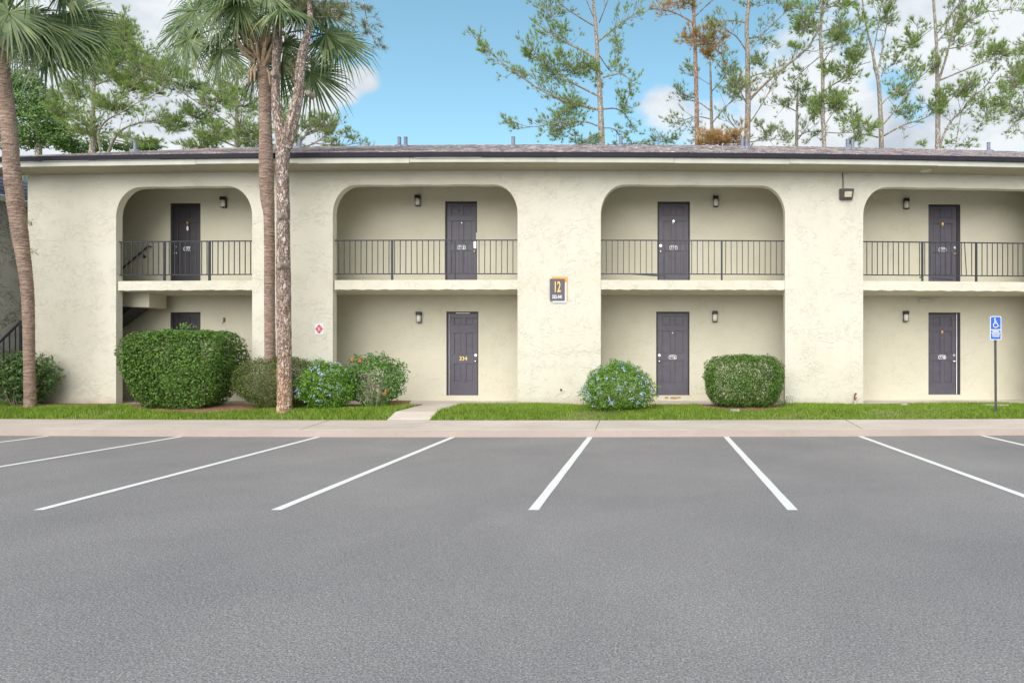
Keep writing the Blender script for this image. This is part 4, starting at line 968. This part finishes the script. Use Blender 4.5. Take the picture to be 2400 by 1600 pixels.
# ------------------------------------------------------------------ pines
def tuft(V, c, d, L, n, w, r, cone=.9):
    """a brush of needles round direction d"""
    c = np.array(c); dirs = unit(np.array(d)+r.normal(0, cone*.6, (n, 3))); l = L*r.uniform(.6, 1.1, (n, 1)); b = unit(np.cross(dirs, r.normal(0, 1, (n, 3))))*w*.5
    o = c+dirs*l*.05*r.normal(0, 1, (n, 1)); V.append(np.stack([o-b, o+b, o+dirs*l], 1).reshape(-1, 3))
def pine(name, label, group, trunk, limbs, blobs, D_, mat, bark, seed, L=.27, nn=24, w=.0165, tw=1.0, dens=1.0, base=.43, mix=None, sub=1.0, cat='pine tree', knots=None, yj=.9):
    """trunk: (px,py,width px); limbs: lists of px points; blobs: (px,py,rx,ry,count) of needle clumps"""
    r = np.random.default_rng(seed); rr = random.Random(seed); sc = F/D_
    pts, rad = trunk_path(trunk, D_, .16 if D_ < 20 else 0)
    if D_ < 20: pts.insert(0, (pts[0][0], pts[0][1], pts[0][2]-.3)); rad.insert(0, rad[0]*1.08)
    if pts[0][2] > base+.3: pts.insert(0, (pts[0][0], D_, base-.1)); rad.insert(0, rad[0]*1.15)
    root = thing(name, (pts[0][0], D_, base), label, cat, group)
    m_ = MB(); rough_tube(m_, *densify(pts, rad, .12 if D_ < 20 else .4), 16 if D_ < 20 else 10, .05, seed)
    V = []; V2 = []
    tips = []
    def limb(path, r0, r1, twigs=True, dens_=1.0):
        c = catmull(path, 5); n = len(c); rd = [r0+(r1-r0)*i/(n-1) for i in range(n)]; m_.tube([tuple(p) for p in c], rd, 7 if D_ < 20 else 6, False)
        if not twigs: return
        ln = sum(np.linalg.norm(c[i+1]-c[i]) for i in range(n-1)); k_ = int(ln/(.26 if D_ < 20 else .17)*dens_*sub)
        for _ in range(k_):
            t = rr.uniform(.22, 1.0)**.8; i = min(n-2, int(t*(n-1))); p0 = c[i]+(c[i+1]-c[i])*rr.random(); tg = unit(c[i+1]-c[i])
            d = unit(tg*.8+r.normal(0, .55, 3)+np.array([0, 0, .25])); l = rr.uniform(.35, 1.1)*tw*(1.15-.5*t)
            q = [p0, p0+d*l*.5+r.normal(0, .04, 3), p0+d*l+np.array([0, 0, .08*l])]; m_.tube([tuple(x_) for x_ in q], [r1*.9+.003, .008*tw+.002, .004], 4, False)
            for s_ in range(rr.randint(2, 4)):
                f = rr.uniform(.4, 1); pb = p0+d*l*f; dd = unit(d+r.normal(0, .5, 3)+np.array([0, 0, .15])); l2 = rr.uniform(.1, .32)*tw; pe = pb+dd*l2
                m_.tube([tuple(pb), tuple(pe)], [.006*tw, .003], 3, False); tips.append((pe, dd))
            tips.append((q[2], d))
    for lb in limbs:
        r0 = lb[0]/sc/2; tdy = rr.uniform(-yj, yj)*min(1, D_/25); q = lb[1:]
        path = [np.array(P(a, b, D_))+np.array([0, tdy*(i/(max(1, len(q)-1)))*2, 0]) for i, (a, b) in enumerate(q)]
        limb(path, r0, max(.006, r0*.25))
    for (bx, by, rx, ry, cnt) in blobs:
        c = np.array(P(bx, by, D_)); R3 = np.array([rx/sc, (rx+ry)/sc*.5, ry/sc])*(1.25 if D_ > 20 else 1); cnt = int(cnt*(1.4 if D_ > 20 else 1)); hub = c+np.array([0, 0, -R3[2]*.3])
        # a few branchlets carry each clump, joined towards the stem
        for _ in range(max(2, cnt//(6 if D_ < 20 else 4))):
            d = unit(r.normal(0, 1, 3)); e = c+d*R3*rr.uniform(.3, 1.15); mi = (hub+e)/2+r.normal(0, .06*R3[0], 3); m_.tube([tuple(hub), tuple(mi), tuple(e)], [.018*tw, .012*tw, .005], 4, False)
            for _ in range(12):
                f = rr.uniform(.35, 1.0); pb = hub+(e-hub)*f; dd = unit(d+r.normal(0, .8, 3)+np.array([0, 0, .2])); pe = pb+dd*R3*rr.uniform(.1, .42); tips.append((pe, unit(pe-pb)))
                m_.tube([tuple(pb), tuple(pe)], [.005*tw, .003], 3, False)
    for c, d in tips:
        k_ = max(5, int(nn*rr.uniform(.5, 1.3)*dens)); tuft(V if (mix is None or rr.random() > mix[1]) else V2, c, d*(1 if D_ < 20 else .75)+np.array([0, 0, .1 if D_ < 20 else .55]), L*rr.uniform(.6, 1.2), k_, w, r, .9 if D_ < 20 else .55)
    m_.build('trunk', M[bark], root)
    build_arr('crown', np.concatenate(V), 3, M[mat], root)
    if V2: build_arr('crown', np.concatenate(V2), 3, M[mix[0]], root)['label'] = 'browned needles'
    if knots:
        for (kx, ky, kr) in knots:
            p_ = P(kx, ky, D_-.17); y_ = D_-.10
            kn = MB(); kn.tube([(p_[0], D_-.02, p_[2]), (p_[0], y_-.06, p_[2]+.005), (p_[0]-.003, y_-.085, p_[2])], [kr*1.6, kr*1.15, kr*.95], 12); kn.build('branch_stub', M['twig_grey'], root, smooth=False)
    return root
# the scaly pine in front, forking above the eave
pine('pine_tree', 'scaly orange-grey pine trunk forking above the eave, rising before the palm', None,
     [(667, 958, 39), (667, 930, 37), (666, 820, 36), (665, 700, 35), (664, 600, 34), (664, 500, 32), (662, 400, 32), (663, 350, 34), (662, 325, 33), (655, 300, 27), (649, 266, 23), (646, 230, 21), (646, 194, 20), (648, 140, 21), (650, 97, 23), (650, 48, 22), (653, 0, 18), (658, -70, 14), (655, -160, 9)],
     [(30, (668, 345), (679, 315), (691, 274), (705, 218), (709, 170), (718, 121), (732, 80), (737, 48), (736, 0), (742, -80)),
      (5, (738, 20), (770, -10), (800, -5), (820, 30)), (4, (745, -40), (800, -60), (840, -30), (850, 20), (856, 55), (868, 85)), (4, (650, 10), (620, -20), (590, -25)),
      (4, (738, 40), (775, 40), (800, 55)), (4, (742, -80), (700, -40), (690, 0)), (4, (653, -30), (690, -30), (720, 10))],
     [(735, 5, 60, 38, 40), (680, -5, 40, 30, 26), (780, 10, 40, 35, 18), (845, 10, 24, 16, 3), (862, 70, 12, 26, 3), (700, 20, 70, 24, 30), (640, 5, 30, 26, 16), (790, 35, 34, 22, 10)], 13.30, 'needle_olive', 'pine_bark', 31, L=.17, nn=22, w=.006, tw=.45, sub=.9, base=.40, knots=[(655, 505, .062), (654, 622, .055), (640, 172, .055), (722, 218, .05)], yj=.2)
G = 'pines rising behind the building'
far = dict(group=G)
pine('pine_tree', 'tall grey trunked pine with long left limbs against the blue gap of sky', G,
     [(1411, 352, 15), (1408, 268, 13), (1405, 208, 11.5), (1401, 149, 10), (1399, 104, 9), (1395, 45, 8), (1390, 0, 7), (1386, -90, 5)],
     [(5, (1404, 226), (1359, 205), (1332, 193), (1302, 178), (1267, 143), (1250, 120)), (6, (1406, 258), (1344, 247), (1308, 238), (1267, 220), (1219, 190), (1174, 158), (1130, 119)),
      (6, (1400, 140), (1359, 110), (1332, 92), (1308, 74), (1278, 50), (1255, 27)), (4, (1394, 62), (1350, 48), (1314, 33), (1290, 18)), (5, (1402, 97), (1427, 71), (1451, 45), (1484, 18), (1500, 0)),
      (4, (1413, 182), (1451, 178), (1469, 190), (1487, 214)), (4, (1412, 256), (1442, 247), (1466, 256), (1484, 280)), (4, (1400, 295), (1377, 292), (1338, 295), (1290, 309), (1249, 318), (1219, 312)),
      (3, (1404, 54), (1424, 27), (1442, 0)), (3, (1405, 131), (1427, 146), (1439, 125)), (3, (1412, 300), (1440, 290), (1455, 310)), (3, (1395, 50), (1375, 10), (1365, -20))],
     [(1300, 165, 55, 26, 60), (1360, 150, 30, 30, 40), (1345, 240, 45, 32, 60), (1320, 290, 50, 30, 60), (1250, 125, 24, 16, 22), (1400, 175, 16, 24, 20), (1290, 30, 45, 28, 34), (1315, 125, 22, 14, 20), (1145, 115, 20, 12, 12), (1370, 325, 50, 14, 30), (1215, 165, 24, 18, 14), (1450, 110, 24, 40, 22), (1470, 220, 24, 36, 20), (1300, 70, 40, 22, 20)],
     31, 'needle_green', 'far_bark', 41, mix=('needle_bright', .35))
pine('pine_tree', 'slender reddish trunked pine with browned needles', G,
     [(1634, 352, 11), (1633, 268, 10), (1631, 179, 9.5), (1629, 110, 9), (1627, 60, 8), (1625, 0, 7), (1622, -80, 5)],
     [(4, (1626, 55), (1591, 30), (1561, 15), (1525, 6)), (3, (1630, 105), (1665, 90), (1700, 95)), (3, (1628, 40), (1660, 20), (1685, 5)), (3, (1626, 15), (1600, -5), (1570, -8))],
     [(1645, 88, 40, 28, 70), (1600, 8, 50, 12, 26), (1680, 80, 20, 20, 16), (1665, 125, 20, 12, 20)], 30, 'needle_brown', 'red_bark', 42, mix=('needle_green', .25))
pine('pine_tree', 'thin sparse pine between the reddish and the forked grey pine', G,
     [(1669, 352, 9), (1668, 298, 8), (1666, 200, 5.5), (1664, 134, 4)],
     [(3, (1668, 290), (1700, 262), (1728, 245)), (3, (1668, 262), (1640, 240), (1605, 228), (1580, 210)), (3, (1667, 215), (1690, 195), (1712, 160)), (3, (1668, 280), (1630, 272), (1590, 285)), (2, (1666, 200), (1640, 170), (1620, 150))],
     [(1720, 180, 28, 26, 26), (1600, 215, 34, 16, 14), (1690, 150, 26, 24, 18), (1560, 325, 45, 16, 30), (1480, 335, 45, 8, 16), (1640, 300, 40, 22, 16), (1620, 150, 18, 16, 10), (1580, 270, 26, 16, 10)], 33, 'needle_green', 'far_bark', 43, nn=18)
pine('small_pine', 'low clump of browned pine needles just above the ridge', G,
     [(1690, 352, 7), (1688, 330, 5), (1686, 318, 4)], [(3, (1690, 345), (1720, 325), (1735, 315)), (3, (1688, 340), (1665, 328), (1655, 322))],
     [(1695, 322, 46, 18, 80), (1660, 332, 22, 12, 24)], 29.5, 'needle_brown', 'red_bark', 44, base=.43)
pine('pine_tree', 'stout grey pine with a heavy limb sweeping up to the right', G,
     [(1750, 352, 14), (1752, 300, 13.5), (1753, 238, 13), (1752, 134, 11), (1750, 60, 9.5), (1755, 0, 9), (1757, -80, 6)],
     [(8, (1754, 238), (1774, 217), (1819, 176), (1864, 143), (1890, 119), (1914, 74), (1926, 24), (1935, -20)), (4, (1756, 120), (1786, 80), (1807, 57), (1840, 24), (1858, 6)), (4, (1757, 90), (1785, 68), (1800, 50)), (4, (1748, 118), (1725, 100), (1700, 95), (1672, 88)), (4, (1748, 54), (1725, 40), (1700, 32), (1680, 34)),
      (3, (1757, 181), (1790, 167), (1822, 162)), (3, (1759, 286), (1783, 253), (1813, 203)), (3, (1758, 333), (1804, 327), (1840, 330)), (3, (1748, 240), (1725, 225), (1710, 235)), (3, (1748, 335), (1722, 300), (1700, 285)), (3, (1757, 20), (1770, -10), (1790, -30)), (2, (1890, 119), (1910, 130), (1930, 118))],
     [(1745, 190, 50, 22, 24), (1780, 145, 26, 20, 20), (1840, 20, 24, 18, 18), (1805, 95, 16, 14, 10), (1790, 300, 30, 26, 20), (1715, 210, 26, 16, 20), (1890, 50, 26, 18, 18), (1780, 10, 40, 10, 14), (1750, 320, 40, 20, 10)], 30, 'needle_green', 'far_bark', 45, nn=20)
pine('pine_tree', 'thin leaning pine right of the stout grey pine', G,
     [(1866, 352, 9), (1868, 300, 7.5), (1868, 262, 6), (1870, 200, 4)],
     [(4, (1868, 330), (1890, 300), (1912, 270)), (3, (1868, 262), (1845, 245), (1825, 235)), (3, (1870, 320), (1900, 305), (1925, 312)), (2, (1869, 240), (1885, 215), (1900, 190))],
     [(1845, 245, 20, 20, 16), (1875, 200, 22, 26, 20), (1895, 240, 24, 20, 26), (1838, 320, 18, 14, 14), (1900, 320, 24, 10, 10)], 32, 'needle_green', 'far_bark', 46, nn=18)
pine('pine_tree', 'straight pine with dense needle clumps and a brown patch on its stem', G,
     [(1932, 352, 11), (1930, 300, 10.5), (1928, 268, 10), (1928, 164, 8.5), (1923, 104, 7.5), (1925, 45, 6.5), (1929, 0, 6), (1930, -80, 4)],
     [(3, (1929, 300), (1945, 275), (1960, 255)), (3, (1927, 150), (1950, 120), (1985, 110)), (4, (1928, 215), (1965, 185), (2005, 155), (2035, 140)), (3, (1924, 75), (1950, 70), (1975, 60)), (3, (1924, 90), (1900, 60), (1880, 40)), (3, (1930, 310), (1960, 325), (1990, 335)), (3, (1926, 130), (1900, 140), (1875, 160)), (3, (1928, 30), (1900, 15), (1885, 0)), (3, (1929, 20), (1960, 10), (1990, 0))],
     [(1970, 70, 28, 26, 70), (1950, 235, 40, 24, 80), (1935, 160, 16, 20, 24), (1885, 60, 24, 24, 34), (1860, 110, 14, 12, 14), (2005, 120, 22, 26, 44), (2000, 275, 30, 22, 34), (2035, 300, 22, 20, 20), (1950, 10, 50, 16, 26), (1910, 255, 20, 16, 26), (1980, 155, 24, 20, 16)], 29.5, 'needle_bright', 'far_bark', 47, mix=('needle_green', .5))
pine('pine_tree', 'pale grey pine forking into two stems', G,
     [(2066, 356, 12.5), (2065, 300, 12), (2063, 253, 11), (2059, 193, 9.5), (2051, 158, 8), (2043, 113, 6), (2033, 74, 5), (2021, 0, 4), (2016, -60, 3)],
     [(5, (2056, 170), (2064, 140), (2072, 98), (2082, 45), (2085, 0)), (4, (2070, 292), (2102, 253), (2132, 208), (2176, 167)), (5, (2072, 318), (2117, 292), (2164, 274), (2190, 262)), (4, (2058, 322), (2027, 323), (2001, 330)), (3, (2066, 179), (2087, 149), (2129, 110)), (3, (2063, 250), (2078, 232), (2110, 205), (2125, 160)), (3, (2046, 130), (2050, 60), (2045, 20)), (2, (2041, 145), (2020, 150), (1995, 165))],
     [(2075, 30, 28, 24, 30), (2105, 210, 24, 22, 32), (2140, 95, 26, 20, 30), (2150, 60, 20, 16, 14), (2120, 265, 26, 18, 20), (2150, 150, 26, 20, 20), (2015, 35, 16, 20, 14), (2005, 325, 16, 14, 14), (2175, 240, 20, 20, 14), (2100, 120, 24, 20, 10)], 30.5, 'needle_bright', 'far_bark', 48, mix=('needle_green', .6), nn=20)
pine('pine_tree', 'double stemmed pine at the right with a long limb reaching over the roof end', G,
     [(2198, 357, 14), (2198, 300, 12.5), (2198, 253, 11.5), (2197, 179, 10), (2194, 89, 8), (2188, 0, 6.5), (2185, -70, 4)],
     [(6, (2200, 190), (2208, 150), (2215, 104), (2230, 36), (2245, 0), (2255, -40)), (6, (2200, 350), (2218, 312), (2242, 274), (2274, 244), (2301, 208), (2340, 179), (2378, 131)), (4, (2204, 188), (2257, 167), (2298, 152), (2340, 128)), (3, (2196, 80), (2215, 50), (2236, 10)), (3, (2218, 115), (2250, 118), (2280, 112)),
      (3, (2200, 262), (2235, 225), (2260, 210)), (3, (2215, 80), (2250, 45), (2290, 5)), (3, (2290, 225), (2330, 240), (2370, 260), (2390, 300)), (2, (2252, 268), (2250, 300), (2246, 340)), (3, (2340, 180), (2380, 190), (2420, 200)), (2, (2194, 60), (2160, 80), (2140, 85)), (3, (2300, 5), (2330, 15), (2380, 0), (2420, -10)), (3, (2196, 100), (2222, 70), (2250, 62))],
     [(2205, 235, 16, 26, 44), (2255, 205, 34, 18, 50), (2330, 120, 32, 20, 50), (2270, 40, 36, 26, 46), (2190, 150, 12, 20, 16), (2380, 190, 26, 40, 60), (2310, 260, 40, 30, 44), (2350, 220, 30, 30, 34), (2395, 100, 20, 20, 20), (2250, 335, 34, 8, 14), (2235, 90, 24, 20, 18), (2160, 330, 22, 12, 8), (2300, 90, 20, 16, 16)], 30, 'needle_bright', 'far_bark', 49, mix=('needle_green', .5), nn=20)
pine('pine_tree', 'pine crown filling the right edge of the sky', G, [(2440, 360, 12), (2436, 200, 9), (2430, 60, 6), (2428, -20, 4)],
     [(4, (2436, 200), (2400, 190), (2370, 170)), (3, (2436, 260), (2410, 250), (2380, 270))], [(2400, 170, 26, 40, 60), (2420, 80, 30, 40, 30), (2400, 260, 24, 30, 30)], 31.5, 'needle_green', 'far_bark', 50)
# left group
pine('pine_tree', 'bushy bright pine at the left with limbs reaching right over the roof', G,
     [(216, 358, 17), (217, 320, 14), (218, 249, 11), (222, 180, 9), (240, 110, 7), (262, 50, 4)],
     [(6, (253, 360), (283, 321), (325, 302), (383, 295), (410, 290)), (5, (236, 356), (238, 315), (262, 290), (306, 272), (344, 256), (402, 233), (430, 205)), (5, (222, 200), (270, 196), (300, 190)), (5, (284, 220), (282, 170), (288, 120)), (4, (220, 160), (270, 150), (330, 165), (380, 170)), (4, (218, 240), (180, 225), (150, 215)), (4, (240, 110), (280, 95), (320, 110)), (4, (225, 170), (190, 150), (160, 160)), (3, (250, 80), (230, 50), (215, 25)), (4, (284, 225), (330, 215), (370, 200), (410, 196))],
     [(275, 60, 26, 34, 90), (300, 100, 36, 36, 110), (250, 130, 34, 30, 90), (340, 150, 36, 30, 80), (280, 170, 40, 26, 80), (200, 160, 34, 34, 90), (160, 210, 30, 26, 70), (260, 240, 40, 24, 90), (310, 205, 34, 20, 60), (370, 190, 30, 20, 44), (210, 290, 34, 30, 80), (400, 165, 22, 20, 34), (330, 325, 40, 16, 50), (355, 215, 16, 10, 20), (150, 260, 30, 24, 60), (230, 60, 24, 20, 40), (195, 90, 36, 26, 70)], 30, 'needle_bright', 'far_bark', 51, nn=20, mix=('needle_green', .55), sub=.8)
pine('pine_tree', 'spreading bright pine between the big left pine and the palm', G,
     [(555, 356, 12), (555, 300, 10), (555, 250, 8), (556, 190, 6), (560, 145, 4)],
     [(5, (555, 345), (500, 320), (450, 300), (400, 275)), (4, (555, 300), (510, 270), (470, 240), (435, 195)), (4, (556, 220), (520, 190), (470, 165), (430, 155)), (4, (555, 320), (590, 300), (620, 290)), (3, (556, 250), (580, 225), (600, 205)), (4, (555, 350), (470, 345), (410, 330))],
     [(400, 290, 34, 18, 60), (460, 270, 36, 22, 70), (510, 230, 36, 26, 70), (450, 195, 40, 20, 60), (540, 190, 34, 26, 60), (570, 240, 36, 30, 70), (500, 310, 44, 24, 80), (580, 305, 36, 30, 80), (430, 170, 22, 14, 26), (470, 340, 40, 12, 40), (560, 150, 26, 20, 30), (600, 330, 40, 14, 40), (660, 240, 26, 30, 40), (670, 290, 24, 30, 40)], 31, 'needle_bright', 'far_bark', 52, nn=20, mix=('needle_green', .4), sub=.8)
pine('small_pine', 'sparse branchy pine top showing right of the forked trunk', G,
     [(690, 356, 8), (697, 340, 6), (715, 318, 5), (730, 290, 4)],
     [(4, (692, 350), (730, 335), (762, 310), (775, 290)), (4, (715, 318), (712, 290), (706, 270)), (3, (730, 335), (780, 330), (810, 312)), (3, (712, 320), (740, 300), (760, 275)), (3, (700, 345), (740, 345), (780, 338))],
     [(765, 290, 22, 16, 34), (745, 275, 22, 14, 20), (800, 316, 20, 10, 9), (720, 290, 24, 24, 24), (700, 310, 20, 24, 20), (775, 335, 24, 8, 12)], 30, 'needle_green', 'far_bark', 53, nn=20)
# broadleaf tree at far left
def broadleaf(label, cx_, cy_, blobs, D_, seed):
    r = np.random.default_rng(seed); sc = F/D_; a = P(cx_, 356, D_); root = thing('broadleaf_tree', (a[0], D_, .43), label, 'tree', None); m_ = MB(); C = []; Nn = []
    hub = Vector(P(cx_, cy_+60, D_)); m_.tube([(a[0], D_, .33), tuple(hub)], [.25, .14], 9)
    for bx, by, rx, ry, cnt in blobs:
        c = np.array(P(bx, by, D_+r.uniform(-1, 1))); R3 = np.array([rx, (rx+ry)*.5, ry])/sc
        m_.tube([tuple(hub), tuple((np.array(hub)+c)/2+r.normal(0, .2, 3)), tuple(c)], [.08, .05, .02], 6, False)
        d = unit(r.normal(0, 1, (cnt, 3))); k_ = d*(r.uniform(.35, 1, (cnt, 1))**.5)*(1+lumps(d*3, 6, .2, seed)[:, None]); C.append(c+k_*R3); Nn.append(d)
        for _ in range(10):
            dd = unit(r.normal(0, 1, 3)); m_.tube([tuple(c), tuple(c+dd*R3*.9)], [.02, .006], 4, False)
    m_.build('trunk', M['far_bark'], root); C = np.concatenate(C); build_arr('crown', leaf_quads(C, np.concatenate(Nn)+np.array([0, -.2, .4]), .16, .09, flop=.7), 4, M['leaf_oak'], root)
broadleaf('dense dark green broadleaf tree behind the roof at the far left', 90, 230, [(60, 250, 34, 34, 1500), (110, 280, 36, 34, 1600), (70, 320, 40, 30, 1600), (140, 320, 34, 28, 1300), (60, 190, 34, 26, 1000), (170, 345, 40, 16, 800), (110, 230, 30, 24, 900), (10, 300, 40, 50, 1600), (20, 200, 30, 40, 900), (230, 340, 34, 14, 500), (300, 345, 40, 10, 400), (350, 345, 26, 8, 260)], 33, 61)
